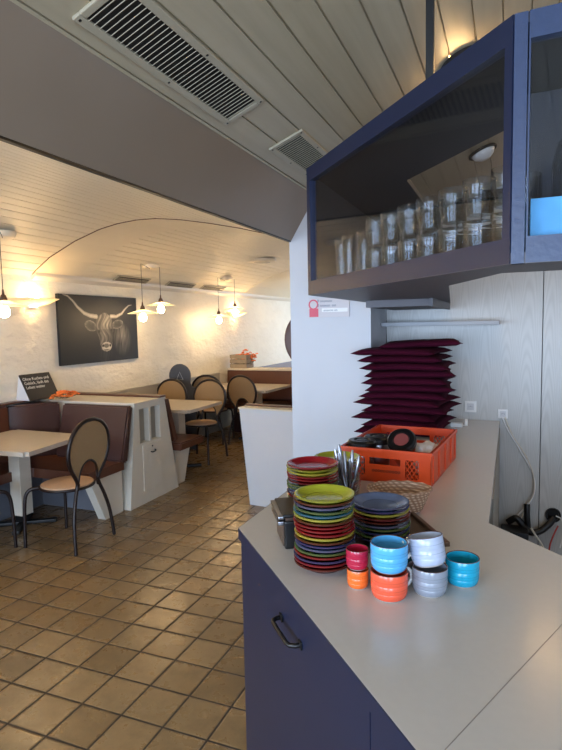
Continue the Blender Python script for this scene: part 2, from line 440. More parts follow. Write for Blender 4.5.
# warm flush lamp
def flush(x, y, label, on=True):
    t = thing('ceiling_lamp', label, 'lamp', (x, y, czx(x)), 0, 'flush lamps in the planked ceiling'); t.rotation_euler = (0, -CA, 0)
    MB().lathe([(.088, 0), (.092, -.012), (.086, -.018), (.076, -.014), (.076, 0)], 36).build('rim', 'duct', t, 40)
    MB().lathe([(0, -.062), (.035, -.057), (.062, -.038), (.0745, -.016), (.0755, -.001)], 36).build('diffuser', 'ring_glow' if on else 'white', t, 60)
    return t
flush(-.205, 2.55, 'round flush ceiling lamp glowing just above the blue glass cabinet')
flush(-.182, 3.95, 'unlit round flush ceiling lamp seen through the glass of the blue cabinet', False)
flush(.72, 2.2, 'added unseen flush ceiling lamp right of the cabinet, outside the picture')  # added out of view to brighten the planks at the right
flush(-.7, .1, 'added unseen flush ceiling lamp above the camera place, outside the picture')  # added overhead, unseen, to warm the bar area
flush(-.7, -1.4, 'added unseen flush ceiling lamp nearest the windows, outside the picture')  # added behind the camera for more warm bounce light
flush(.28, 4.4, 'added hidden flush ceiling lamp in the kitchen behind the panelled wall')  # added unseen to light the planks showing through the cabinet
flush(.75, 4.7, 'added hidden flush ceiling lamp farther right behind the panelled wall')  # another added lamp, hidden, for those same planks
tag(MB().box(-.253, -.229, 1.855, 1.875, 2.235, 2.70).build('hanging_rod', 'black_iron'), 'black vertical rod hanging the blue cabinet from the planked ceiling', 'rod')

# ================================================================ BAR COUNTER
DN = Vector((.665, -.747))          # along the slanted front
C0 = Vector((-.74, 1.46)); C1 = C0 + DN * 2.2
i0 = Vector((-.05, 1.74)); i1 = i0 + Vector((.69, -.72)) * 1.5
t = thing('bar_counter', 'navy bar counter with a pale laminate top and angled front', 'counter', (0, 0, 0))
top = [tuple(C0), tuple(C1), (i1.x, i1.y), tuple(i0), (-.048, 3.595), (-.729, 3.595), (-.729, 3.165), (-.74, 3.165)]
MB().prism(top, 1.022, 1.05).build('worktop', 'counter', t)
mb = MB(); e = .0015
def seg_strip(mb, a, b, z0, z1, th):
    a = Vector(a); b = Vector(b); d = (b - a).normalized(); n = Vector((d.y, -d.x))
    mb.prism([tuple(a), tuple(b), tuple(b + n * th), tuple(a + n * th)], z0, z1)
nrm = Vector((-.747, -.665))
mb.prism([tuple(C0), tuple(C1), tuple(C1 + nrm * .002), tuple(C0 + nrm * .002)], 1.018, 1.0495)
mb.prism([(-.74, 1.46), (-.742, 1.46), (-.742, 3.165), (-.74, 3.165)], 1.018, 1.0495)
mb.build('edge_band', 'navy', t)
off = -nrm * .014
B0 = C0 + off + DN * .012; B1 = C1 + off
body = [tuple(B0), tuple(B1), (i1.x - .02, i1.y - .02), (i0.x - .03, i0.y - .01), (-.072, 3.595), (-.722, 3.595), (-.722, 1.50)]
body[-2] = (-.722, 3.16); body.insert(-1, (-.722, 3.16)); body = body[:5] + [(-.722, 3.59), (-.722, 1.49)]
MB().prism(body, .09, 1.021).build('carcass', 'navy', t)
kb = [(p[0] + .03, p[1] + .03) if i < 2 or i == 6 else (p[0] - .0, p[1]) for i, p in enumerate(body)]
MB().prism(kb, 0, .09).build('plinth', 'black', t)
def on_front(s, o=0.0): p = B0 + DN * s + nrm * o; return p
def front_panel(s0, s1, name):
    a, b = on_front(s0), on_front(s1); c, d = on_front(s1, .012), on_front(s0, .012)
    return MB().prism([tuple(a), tuple(b), tuple(c), tuple(d)], .10, 1.016).build(name, 'navy', t)
door = front_panel(.004, .79, 'door'); front_panel(.794, 1.5, 'door')
ang = math.atan2(DN.y, DN.x)
p = on_front(.42, .012)
hp = []
R = Matrix.Translation((p.x, p.y, .958)) @ Matrix.Rotation(ang, 4, 'Z')
# bow handle: ends on the door, bar standing off
for q in ((-.062, 0, -.0), (-.062, -.014, 0), (-.056, -.024, 0), (-.045, -.028, 0), (.045, -.028, 0), (.056, -.024, 0), (.062, -.014, 0), (.062, 0, 0)):
    hp.append(R @ Vector(q))
h = MB().tube(hp, .0055, 10).build('handle', 'black', door, 60)
for s in (-.062, .062):
    MB().box(s - .009, s + .009, -.005, 0, -.009, .009, .002, mt=R).build('handle_foot', 'black', h)
# seam in the worktop
a, b = Vector((.053, 1.071)), Vector((-.076, .77)); d = (b - a).normalized(); n = Vector((d.y, -d.x)) * .0008
a2 = a - d * .32; b2 = b + d * .33 * 0
mb = MB(); mb.prism([tuple(a2 - n), tuple(b - n), tuple(b + n), tuple(a2 + n)], 1.0495, 1.0503)
mb.build('seam', plain('seam_line', (140, 136, 132), .6), t)
# inner side face with a small black latch
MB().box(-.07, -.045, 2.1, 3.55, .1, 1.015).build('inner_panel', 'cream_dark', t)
MB().box(-.045, -.03, 2.16, 2.26, .70, .78, .003).build('latch', 'black', t)

# ================================================================ GLASS CABINET ABOVE THE BAR
ZB, ZT = 1.762, 2.235
A0 = Vector((-.72, 2.07)); A1 = Vector((0, 1.228)); A1r = Vector((.62, 1.195)); AL = Vector((-.72, 3.56))
dd = (A1 - A0).normalized(); dn = Vector((dd.y, -dd.x))
if dn.dot(Vector((-1, -1))) < 0: dn = -dn
cab = thing('glass_cabinet', 'navy framed glass cabinet hanging over the bar, full of tumblers', 'cabinet', (0, 0, 0))
plan_b = [tuple(A0), tuple(A1), tuple(A1r), (.62, 1.45), (-.02, 1.45), (-.18, 1.85), (-.335, 3.56), tuple(AL)]
plan_t = [tuple(A0), tuple(A1), tuple(A1r), (.62, 1.62), (.14, 1.66), (-.39, 2.33), (-.39, 3.56), tuple(AL)]
inn = -dn * .02
def inset(pl): return [(p[0] + (.004 if p[0] < -.6 else 0) - dn.x * .0, p[1]) for p in pl]
MB().prism(plan_b, ZB, ZB + .022).build('bottom_board', 'cab_under', cab)
MB().prism(plan_t, ZT - .02, ZT).build('top_board', 'navy_dark', cab)
ang = math.atan2(dd.y, dd.x); LEN = (A1 - A0).length
RF = Matrix.Translation((A0.x, A0.y, 0)) @ Matrix.Rotation(ang, 4, 'Z')      # x along slanted face, -y outward
def face_frame(RM, Ln, name, sl, sr, mat):
    mb = MB()
    mb.box(0, Ln, -.002, .022, ZB + .001, ZB + .052, mt=RM)
    mb.box(0, Ln, -.002, .022, ZT - .05, ZT + .001, mt=RM)
    mb.box(0, sl, -.0025, .0225, ZB + .052, ZT - .05, mt=RM); mb.box(Ln - sr, Ln, -.0025, .0225, ZB + .052, ZT - .05, mt=RM)
    f = mb.build(name, mat, cab)
    MB().box(sl, Ln - sr, .008, .012, ZB + .052, ZT - .05, mt=RM).build('pane', 'glass_pane', f)
    return f
face_frame(RF, LEN - .002, 'door_frame', .03, .022, 'navy')
dr = (A1r - A1).normalized(); RR = Matrix.Translation((A1.x + .001, A1.y, 0)) @ Matrix.Rotation(math.atan2(dr.y, dr.x), 4, 'Z')
MB().box(-.001, .023, -.003, .024, ZB, ZT, mt=RR).build('corner_post', 'navy_lit', cab)
RR2 = RR @ Matrix.Translation((.0255, 0, 0))
face_frame(RR2, .59, 'door_frame', .003, .03, 'navy_lit')
MB().box(-.722, -.705, 2.07, 3.56, ZB + .001, ZT).build('side_panel', 'navy_dark', cab)
MB().box(-.704, -.39, 3.54, 3.558, ZB + .022, ZT - .02).build('end_panel', 'navy_dark', cab)
MB().box(.0, .604, 1.60, 1.615, ZB + .022, ZT - .02).build('back_panel', 'navy_dark', cab)
MB().box(.605, .62, 1.22, 1.45, ZB + .022, ZT - .02).build('side_panel', 'navy_dark', cab)
# small dark box under the left run
t = thing('extractor_box', 'flat dark box fixed under the glass cabinet beside the back wall', 'box', (0, 0, 0))
MB().box(-.66, -.335, 2.75, 3.5, ZB - .035, ZB - .001).build('housing', 'cab_under', t)
MB().box(-.345, -.333, 2.70, 3.52, ZB - .04, ZB - .0005).build('end_plate', 'cab_under', t)

# tumblers in the cabinet -------------------------------------------------
def tumbler(r0, r1, h, wall=.003):
    return MB().lathe([(0, 0), (r0, 0), (r1, h), (r1 - wall * .6, h + .001), (r1 - wall, h), (r0 - wall, .012), (0, .012)], 20)
def tumbler_ribbed(r, h):
    prof = [(0, 0), (r * .78, 0), (r * .86, .006), (r * .86, h * .38), (r * 1.0, h * .45), (r * 1.0, h), (r * .93, h), (r * .92, h * .47), (r * .78, .014), (0, .014)]
    return MB().lathe(prof, 24)
flute = tumbler(.021, .03, .172).build('champagne_glass', 'tumbler', None, 50)
zf = ZB + .0225
def inside(s, o): p = A0 + dd * s - dn * o; return (p.x, p.y)
ords = ['first', 'second', 'third', 'fourth', 'fifth', 'sixth', 'seventh', 'eighth', 'ninth', 'tenth']
for i, (s, o) in enumerate(((.14, .08), (.215, .075), (.30, .09))):
    g = flute if i == 0 else flute.copy()
    if i: COL.objects.link(g)
    x, y = inside(s, o); g.location = (x, y, zf)
    tag(g, 'tall slim clear glass, %s from the left end of the cabinet' % ords[i], 'glass', 'tall glasses in the blue cabinet')
tb = tumbler_ribbed(.037, .093).build('tumbler', 'tumbler', None, 45)
first = True; gi = 0
rows = [(.44 + .098 * i, .06) for i in range(7)]
rowsb = [(.40 + .098 * i, .135) for i in range(7)]
def place(s, o, lv, lab, grp):
    global first
    g = tb if first else tb.copy()
    if not first: COL.objects.link(g)
    first = False
    x, y = inside(s, o); g.location = (x, y, zf + lv * .0945); g.rotation_euler = (0, 0, random.random() * 3)
    tag(g, lab, 'glass', grp)
for i, (s, o) in enumerate(rows):
    for lv in (0, 1):
        place(s, o, lv, 'clear tumbler, %s layer of the front row, %s from the left' % (['lower', 'upper'][lv], ords[i]), 'tumblers stacked in the blue cabinet')
for i, (s, o) in enumerate(rowsb):
    for lv in (0, 1):
        place(s, o, lv, 'clear tumbler, %s layer of the row behind, %s from the left' % (['lower', 'upper'][lv], ords[i]), 'tumblers stacked in the blue cabinet')
# objects behind the right-hand door
tag(MB().box(.036, .30, 1.30, 1.345, zf, zf + .115, .001).build('cardboard_box', 'sky_blue_box'), 'sky blue printed cardboard box behind the right cabinet door', 'box')
mb = MB().lathe([(0, 0), (.036, 0), (.038, .02), (.038, .20), (.03, .245), (.012, .26), (0, .262), (0, .256), (.026, .24), (.034, .2), (.034, .025), (0, .022)], 16, fl=lambda a, r: .03 * math.cos(8 * a))
tag(mb.build('ribbed_jar', 'tumbler', None, 60, (.118, 1.395, zf)), 'tall ribbed clear glass jar behind the right cabinet door', 'jar')

# wall shelf, sign, sockets ------------------------------------------------
tag(MB().box(-.727, -.055, 3.42, 3.598, 1.628, 1.652, .003).build('wall_shelf', plain('pale_shelf', (160, 162, 166), .5)), 'thin pale shelf on the panelled back wall', 'shelf')
t = thing('wall_sign', 'small pink and white sign on the pillar below the cabinet', 'sign', (-1.10, 3.169, 1.69))
MB().box(0, .245, -.008, -.001, 0, .115, .001).build('plate', 'sign_white', t)
MB().box(.003, .058, -.0095, -.0075, .003, .052).build('pink_field', 'pink', t)
MB().lathe([(.022, -.001), (.03, -.001), (.03, .001), (.022, .001), (.022, -.001)], 20, (0, 0, 0), mt=Matrix.Translation((.028, -.009, .075)) @ Matrix.Rotation(PI / 2, 4, 'X')).build('ring_mark', 'pink', t)
MB().box(.08, .235, -.0092, -.0078, .030, .052).build('white_field', 'white', t)
RX = Matrix.Rotation(PI / 2, 4, 'X')
for q, (bd, zt, sz) in enumerate((('0 oooooo', .088, .022), ('0 ooooo  oo', .062, .022), ('oooooo oo', .035, .018))):
    text_mesh('lettering', bd, sz, 'sign_grey', t, Matrix.Translation((.052 if q < 2 else .09, -.0095, zt)) @ RX)
def socket(name, x, z, s, label):
    t = thing(name, label, 'socket', (x, 3.599, z))
    MB().box(-s / 2, s / 2, -.01, 0, -s / 2, s / 2, .003).build('plate', 'white', t)
    MB().box(-s * .3, s * .3, -.0112, -.0095, -s * .3, s * .3, .001).build('insert', plain('socket_insert', (205, 206, 208), .4), t)
    for dx, dz in ((-.008, 0), (0, .002), (.008, 0)):
        MB().lathe([(0, 0), (.0022, 0), (.0022, .001)], 8, mt=Matrix.Translation((dx, -.0112, dz)) @ RX).build('pin_hole', 'black', t)
socket('power_socket', -.216, 1.13, .068, 'larger white power socket on the back wall above the counter')
socket('power_socket', -.031, 1.093, .056, 'smaller white socket at the counter corner with cables hanging')
def P(u, v, y):
    r = [CX[i][0] * (u - 281) + CX[i][1] * (v - 375) + CX[i][2] * 563 for i in range(3)]; q = y / r[1]
    return (r[0] * q, y, 1.65 + r[2] * q)
def smooth_path(pts, n=6):
    pts = [Vector(p) for p in pts]; out = []
    for i in range(len(pts) - 1):
        p0 = pts[max(i - 1, 0)]; p1 = pts[i]; p2 = pts[i + 1]; p3 = pts[min(i + 2, len(pts) - 1)]
        for j in range(n):
            s = j / n
            out.append(.5 * ((2 * p1) + (p2 - p0) * s + (2 * p0 - 5 * p1 + 4 * p2 - p3) * s * s + (3 * p1 - p0 - 3 * p2 + p3) * s ** 3))
    out.append(pts[-1]); return out
def cable(pts, r, mat, label, name='cable', grp=None):
    o = MB().tube(smooth_path(pts), r, 7).build(name, mat, None, 70)
    return tag(o, label, 'cable', grp)
cable([P(502, 417, 3.585), P(509, 432, 3.575), P(520, 450, 3.58), P(531, 470, 3.58), P(535, 487, 3.58), P(530, 502, 3.575), P(520, 513, 3.57), P(514, 520, 3.56)], .0045, 'white', 'white cable looping down the panelled wall from the corner socket')
cable([P(505, 417, 3.575), P(513, 436, 3.565), P(526, 456, 3.565), P(533, 474, 3.565), P(534, 492, 3.565), P(526, 508, 3.56), P(519, 524, 3.55)], .0035, 'cream_paint', 'thinner cream cable beside the white cable on the panelled wall')
cable([P(508, 522, 3.56), P(516, 518, 3.55), P(522, 524, 3.55), P(530, 532, 3.53), P(540, 531, 3.54), P(549, 524, 3.56), P(553, 518, 3.585)], .02, 'black', 'thick black hose lying low behind the counter', 'hose')
cable([P(527, 504, 3.56), P(527, 515, 3.55), P(528, 530, 3.55)], .018, 'black', 'short upright black pipe behind the counter', 'pipe')
cable([P(531, 528, 3.5), P(536, 536, 3.5), P(542, 545, 3.5), P(546, 556, 3.5)], .006, 'cream_paint', 'cream cable dropping behind the counter beside the hose')
cable([P(548, 560, 3.5), P(550, 545, 3.52), P(554, 534, 3.54), P(558, 526, 3.57)], .005, plain('red_cable', (170, 50, 36), .4), 'red cable near the round grommet behind the counter')
cable([P(556, 516, 3.57), P(562, 520, 3.55), P(564, 532, 3.55), P(560, 548, 3.52)], .004, 'white', 'white cable curling out of the round black grommet')
mb = MB().lathe([(0, 0), (.03, 0), (.032, .012), (.042, .014), (.044, 0)], 24, mt=Matrix.Translation(P(553, 515, 3.598)) @ RX)
tag(mb.build('cable_grommet', 'black', None, 40), 'round black cable grommet low on the panelled wall', 'grommet')
q = P(517, 530, 3.52)
mb = MB(); mb.box(q[0] - .09, q[0] + .06, 3.42, 3.56, .0, q[2] + .02, .012)
tag(mb.build('floor_box', 'black', None, 40), 'black box on the floor behind the counter under the cables', 'box')
t = thing('power_adapter', 'small white power adapter on the counter below the socket', 'adapter', (-.262, 3.33, 1.05))
MB().box(-.045, .02, -.02, .02, 0, .022, .004).build('body', 'white', t)
MB().box(.03, .045, .03, .045, 0, .04, .003).build('plug', 'white', t)
MB().tube(smooth_path([(.018, 0, .01), (.03, .01, .008), (.037, .032, .012)]), .0025, 6).build('cord', 'white', t)

# ================================================================ SEAT CUSHIONS
def cushion_mesh(sx, sy, th, seed):
    rnd = random.Random(seed); mb = MB(); b = mb.b; n = 14
    ph = [rnd.uniform(0, 6) for _ in range(4)]
    T, Bt = [], []
    for i in range(n + 1):
        for j in range(n + 1):
            u = -1 + 2 * i / n; v = -1 + 2 * j / n
            pin = 1 - .07 * (1 - v * v) * abs(u) ** 3; pin2 = 1 - .07 * (1 - u * u) * abs(v) ** 3
            x = u * sx / 2 * pin; y = v * sy / 2 * pin2
            f = max(0, (1 - u ** 8) * (1 - v ** 8)) ** .42
            w = .0015 * math.sin(3 * u + ph[0]) * math.sin(2.4 * v + ph[1]) + .0015 * math.sin(7 * u + ph[2]) * abs(v)
            dr = -.006 * (abs(u * v)) ** 2
            T.append(b.verts.new((x, y, th / 2 + (th / 2 - .002) * f + w * .6 + dr + .001)))
            Bt.append(b.verts.new((x, y, th / 2 - (th / 2 - .002) * f + w * .6 + dr - .001)))
    I = lambda i, j: i * (n + 1) + j
    for i in range(n):
        for j in range(n):
            b.faces.new((T[I(i, j)], T[I(i + 1, j)], T[I(i + 1, j + 1)], T[I(i, j + 1)]))
            b.faces.new((Bt[I(i, j)], Bt[I(i, j + 1)], Bt[I(i + 1, j + 1)], Bt[I(i + 1, j)]))
    for i in range(n):
        for A in ((I(i, 0), I(i + 1, 0)), (I(i + 1, n), I(i, n)), (I(0, i + 1), I(0, i)), (I(n, i), I(n, i + 1))):
            b.faces.new((T[A[0]], Bt[A[0]], Bt[A[1]], T[A[1]]))
    return mb
NC = 13; th = .0385
cms = [cushion_mesh(.46, .44, .0375, s).build('cushion_proto', 'bordeaux', None, 80) for s in range(4)]
for i in range(NC):
    lvl = NC - 1 - i
    me = cms[i % 4].data
    o = bpy.data.objects.new('seat_cushion', me); COL.objects.link(o); sc_ = random.uniform(.92, 1.02); o.scale = (sc_, sc_, 1)
    dx = random.uniform(-.025, .025); dy = random.uniform(-.02, .02); rz = math.radians(random.uniform(-11, 9))
    if i == 0: dx, dy, rz = .06, .07, .12
    if i == 1: dx, dy = -.03, 0
    o.location = (-.52 + dx, 3.15 + dy, 1.0525 + lvl * th); o.rotation_euler = (0, math.radians(-2 if i == 0 else random.uniform(-.5, .5)), rz)
    tag(o, 'bordeaux square seat cushion, %s' % ('topmost of the stack, shifted to the right' if i == 0 else 'lowest of the stack' if i == NC - 1 else ORD[i] + ' from the top of the stack'), 'cushion', 'bordeaux seat cushions stacked on the counter')
for c in cms: bpy.data.objects.remove(c)

# ================================================================ ORANGE CRATE
t = thing('plastic_crate', 'orange plastic crate with dark lettering in front of the cushions', 'crate', (-.600, 2.082, 1.05), math.radians(-5))
W, D, H = .345, .50, .128; b_ = .006
mb = MB()
mb.box(0, W, 0, D, 0.002, .008)
for (x0, x1, y0, y1) in ((0, W, 0, b_), (0, W, D - b_, D), (0, b_, b_, D - b_), (W - b_, W, b_, D - b_)):
    mb.box(x0, x1, y0, y1, 0, .022); mb.box(x0, x1, y0, y1, H - .034, H)
mb.box(-.005, W + .005, -.005, .004, H - .012, H, .001); mb.box(-.005, W + .005, D - .004, D + .005, H - .012, H, .001)
mb.box(-.005, .004, .004, D - .004, H - .012, H, .001); mb.box(W - .004, W + .005, .004, D - .004, H - .012, H, .001)
for x0, x1 in ((0, .03), (.095, .112), (.232, .25), (.30, W)):
    for yy in (0, D - b_): mb.box(x0, x1, yy, yy + b_, .022, H - .034)
for yy in (0, D - b_): mb.box(.112, .232, yy, yy + b_, .022, .068)
for y0, y1 in ((0, .03), (D - .03, D)):
    for xx in (0, W - b_): mb.box(xx, xx + b_, y0, y1, .022, H - .034)
for xx in (0, W - b_): mb.box(xx + .001, xx + b_ - .001, .03, D - .03, .022, H - .034)
for yv in (.03, .13, .145, .25, .265, .37, .385, .47): mb.box(W, W + .004, yv - .003, yv + .003, .01, H - .01)
def lattice(x0, x1, z0, z1, yy):
    n = 3; w = x1 - x0; h = z1 - z0
    for i in range(-3, 4):
        for sg in (1, -1):
            xa = x0 + w * i / 3
            pts = []
            for s in np.linspace(0, 1, 9):
                xx = xa + s * w * 1.0 if sg == 1 else xa + w - s * w * 1.0
                zz2 = z0 + s * h
                if x0 <= xx <= x1: pts.append((xx, yy, zz2))
            if len(pts) > 1: mb.tube(pts, .0022, 4)
for yy in (.003, D - .003):
    lattice(.03, .095, .022, H - .034, yy); lattice(.25, .30, .022, H - .034, yy)
crate = mb.build('body', 'orange', t)
text_mesh('lettering', 'oooooooooo', .02, 'print_dark', t, Matrix.Translation((.122, -.001, .040)) @ RX)
# inside the crate
RC = Matrix.Translation((-.600, 2.082, 1.05)) @ Matrix.Rotation(math.radians(-5), 4, 'Z')
def inc(x, y, z=.009): return RC @ Vector((x, y, z))
def canister(loc, label, tilt=None, red=False):
    t = thing('storage_jar', label, 'jar', loc)
    if tilt: t.rotation_euler = tilt
    MB().lathe([(0, 0), (.044, 0), (.048, .006), (.048, .10), (.044, .11), (.041, .11), (.045, .098), (.045, .008), (0, .006)], 28).build('jar_body', 'clear_jar' if red else 'steel', t, 40)
    MB().lathe([(.044, .108), (.056, .108), (.057, .128), (.05, .137), (.033, .138), (.030, .132), (0, .132)], 32).build('lid', 'black', t, 40)
    if red:
        MB().lathe([(0, .134), (.029, .1335), (.029, .1325)], 24).build('lid_label', plain('dusky_red_label', (128, 62, 58), .5), t)
    else:
        MB().lathe([(0, .138), (.02, .137), (.022, .132)], 20).build('lid_knob', 'black', t)
canister(inc(.095, .16), 'steel jar with a flat black lid at the left in the crate')
canister(inc(.062, .062), 'second steel jar with black lid, nearest the front corner of the crate')
canister(inc(.205, .20, .052), 'clear jar with black rimmed lid and dusky red label leaning in the crate', (math.radians(44), math.radians(-4), 0), True)
mb = MB(); bb = mb.b
r_ = bmesh.ops.create_icosphere(bb, subdivisions=4, radius=1)
rn = random.Random(3)
for v in r_['verts']:
    n_ = math.sin(v.co.x * 7 + v.co.y * 5) * .08 + math.sin(v.co.z * 11 + v.co.x * 9) * .06
    v.co = Vector((max(-.8, min(.8, v.co.x * (1 + n_))) * .055, max(-.8, min(.8, v.co.y * (1 + n_))) * .10, max(-.8, min(.85, v.co.z * (1 + n_))) * .068))
o = mb.build('napkin_bundle', 'paper', None, 30, inc(.285, .20, .062)); o.rotation_euler = (0, 0, -.1)
tag(o, 'crumpled white paper bundle at the right in the orange crate', 'paper')

# ================================================================ PLATES
PC = {'red': (150, 26, 34), 'yellow': (206, 196, 72), 'lime': (166, 170, 50), 'blue': (38, 62, 116), 'teal': (40, 120, 142), 'green': (92, 122, 62), 'slate': (92, 106, 136), 'dark blue': (52, 66, 112), 'brown': (92, 38, 30), 'wine': (110, 18, 32)}
glaze = {}
for n_, c in PC.items():
    k = N(n_.replace(' ', '_') + '_glaze'); k.b.inputs['Roughness'].default_value = .16
    tc = k.n('ShaderNodeTexCoord'); sx = k.n('ShaderNodeSeparateXYZ'); k.l(tc.outputs['Object'], sx.inputs[0])
    rad = k.math('SQRT', k.math('ADD', k.math('MULTIPLY', sx.outputs[0], sx.outputs[0]), k.math('MULTIPLY', sx.outputs[1], sx.outputs[1])))
    rim = k.ramp(rad, .0772, .0782)
    ring = k.ramp(k.math('ABSOLUTE', k.math('SUBTRACT', rad, .047)), .0016, .0004)
    c2 = tuple(x * .45 for x in lin(c)[:3]) + (1,)
    base = k.mix(k.noise(tc.outputs['Object'], 40, 3), lin(c), tuple(min(1, x * 1.25) for x in lin(c)[:3]) + (1,))
    base = k.mix(k.math('MULTIPLY', ring, .6), base, c2)
    k.l(k.mix(k.math('MULTIPLY', rim, .75), base, lin((66, 34, 26))), k.b.inputs['Base Color']); glaze[n_] = k.m
pl_prof = [(0, .003), (.042, .003), (.042, 0), (.046, 0), (.05, .0045), (.062, .0105), (.075, .0165), (.0780, .0175), (.0785, .0205), (.0755, .0215), (.07, .0185), (.06, .0145), (.05, .0095), (.045, .0075), (0, .0075)]
plate_mesh = {n_: None for n_ in PC}
def plates(cols, x, y, z, stack, scale=1.0, dz=.0100):
    n = len(cols)
    for i, c in enumerate(cols):          # cols listed top to bottom
        if plate_mesh[c] is None:
            tmp = MB().lathe(pl_prof, 48).build('plate', glaze[c], None, 50); plate_mesh[c] = tmp.data; bpy.data.objects.remove(tmp)
        o = bpy.data.objects.new('plate', plate_mesh[c]); COL.objects.link(o)
        o.location = (x + random.uniform(-.0022, .0022), y + random.uniform(-.0022, .0022), z + (n - 1 - i) * dz)
        o.scale = (scale, scale, 1)
        pos = 'topmost plate' if i == 0 else ('lowest plate' if i == n - 1 else ORD[i] + ' plate from the top')
        tag(o, '%s ceramic plate, %s in %s' % (c, pos, stack), 'plate', 'plates in ' + stack)
plates(['lime', 'brown', 'slate', 'green', 'teal', 'yellow', 'brown', 'red', 'red', 'red', 'yellow', 'brown', 'blue', 'slate', 'green', 'red', 'dark blue', 'red', 'brown'], -.419, 1.293, 1.0505, 'the tall front left stack', .95, .0092)
# tray under the second stack and the basket
t = thing('serving_tray', 'brown serving tray under the slate blue plates and the wicker basket', 'tray', (-.14, 1.52, 1.0502), math.atan2(.86, -.51))
MB().box(0, .38, 0, .29, 0, .004).build('base', 'brown_tray', t)
mb = MB()
for (x0, x1, y0, y1) in ((0, .38, 0, .014), (0, .38, .276, .29), (0, .014, .014, .276), (.366, .38, .014, .276)): mb.box(x0, x1, y0, y1, .003, .013, .002)
mb.build('raised_rim', 'steel_dark', t)
plates(['slate', 'dark blue', 'yellow', 'wine', 'brown', 'slate', 'green', 'blue', 'green', 'dark blue'], -.322, 1.505, 1.0548, 'the stack on the brown tray', 1.0, .0098)
plates(['red', 'lime', 'yellow', 'red', 'red', 'wine', 'green', 'green', 'dark blue', 'brown', 'red', 'green', 'dark blue', 'brown', 'red', 'wine', 'brown'], -.562, 1.625, 1.0505, 'the red-topped back stack', 1.02, .0096)
plates(['lime', 'green', 'red', 'yellow', 'slate', 'red', 'brown', 'green', 'blue', 'red', 'wine', 'green'], -.565, 1.90, 1.0505, 'the green-topped stack near the crate', 1.05, .0100)

# cutlery glass
GX, GY = -.472, 1.705
t = thing('cutlery_glass', 'clear glass beaker holding upright steel cutlery', 'glass', (GX, GY, 1.0502))
tumbler(.034, .040, .125).build('beaker', 'tumbler', t, 50)
for i, (a, hh) in enumerate(((2.6, .215), (3.3, .205), (2.1, .19), (4.2, .2), (5.2, .185), (.6, .18), (1.4, .195))):
    tx, ty = math.cos(a) * .026, math.sin(a) * .026
    o = thing('cutlery', 'steel cutlery handle %s in the glass beaker' % ('standing highest, leaning left', 'leaning farthest left, second highest', 'leaning to the back left', 'standing at the front left', 'leaning to the front, short', 'leaning farthest right, shortest', 'leaning straight back')[i], 'cutlery', (GX, GY, 1.0635), 0, 'cutlery in the clear beaker')
    p0 = Vector((-tx * .5, -ty * .5, 0)); p1 = Vector((tx * .9, ty * .9, hh * .5)); p2 = Vector((tx * 1.5, ty * 1.5, hh - .015))
    MB().tube([p0, p0.lerp(p1, .5), p1], [.003, .0028, .0035], 6).build('shank', 'steel', o, 60)
    MB().tube([p1, p1.lerp(p2, .3), p1.lerp(p2, .8), p2], [.0035, .006, .0068, .003], 8).build('handle', 'steel', o, 60)
# napkin holder
th_ = math.atan2(-.15, .09)
t = thing('napkin_dispenser', 'black and steel napkin holder left of the front plates', 'holder', (-.556, 1.432, 1.0502), th_)
MB().box(-.07, .07, -.034, .034, 0, .075, .004).build('body', 'black', t)
MB().box(-.055, .055, -.0375, -.0335, .004, .062, .002).build('side_plate', 'steel_dark', t)
MB().box(-.078, .078, -.040, .038, .088, .097, .003).build('top_plate', 'black', t)
MB().box(-.076, .076, -.052, -.036, .084, .093, .003).build('front_lip', 'steel', t)
MB().box(-.072, .06, -.050, -.034, .062, .074, .003).build('ledge', 'steel', t)
MB().box(-.06, .06, -.03, .03, .075, .088).build('inner_stack', 'steel_dark', t)

# basket
t = thing('wicker_basket', 'small oval pale wicker basket behind the slate blue plates', 'basket', (-.318, 1.760, 1.0548), .3)
mb = MB(); b = mb.b; rings = []; ns = 48
prof = [(0, .002), (.6, .002), (.70, .004), (.84, .034), (.96, .066), (1.0, .072), (.96, .072), (.80, .034), (.64, .010), (0, .008)]
mb.lathe([(r * .1, z) for r, z in prof], ns, fl=lambda a, r: .012 * math.cos(24 * a) * (r > .065))
for v in b.verts: v.co.y *= .72
mb.build('woven_body', 'wicker', t, 40)
mb = MB(); mb.tube([(.099 * math.cos(a), .0715 * math.sin(a), .072 + .0015 * math.sin(12 * a)) for a in [2 * PI * i / 48 for i in range(48)]], .0045, 7, True)
mb.build('rim', 'wicker', t, 60)

# ================================================================ CUPS
def cup_mat(name, c, inner, H):
    k = N(name); k.b.inputs['Roughness'].default_value = .2
    tc = k.n('ShaderNodeTexCoord'); sx = k.n('ShaderNodeSeparateXYZ'); k.l(tc.outputs['Object'], sx.inputs[0])
    z = k.math('DIVIDE', sx.outputs[2], H)
    fr = k.math('ABSOLUTE', k.math('SUBTRACT', k.math('FRACT', k.math('MULTIPLY', z, 3.4)), .5))
    ln = k.math('MULTIPLY', k.ramp(fr, .03, .012), k.ramp(z, .16, .18))
    rim = k.ramp(z, .975, .985)
    base = k.mix(k.math('MULTIPLY', k.noise(tc.outputs['Object'], 30, 3), .4), lin(c), tuple(x * .8 for x in lin(c)[:3]) + (1,))
    base = k.mix(k.math('MULTIPLY', ln, .6), base, tuple(x * .35 for x in lin(c)[:3]) + (1,))
    base = k.mix(k.ramp(z, .07, .04), base, lin((214, 206, 196)))
    k.l(k.mix(rim, base, lin((88, 58, 44))), k.b.inputs['Base Color']); return k.m
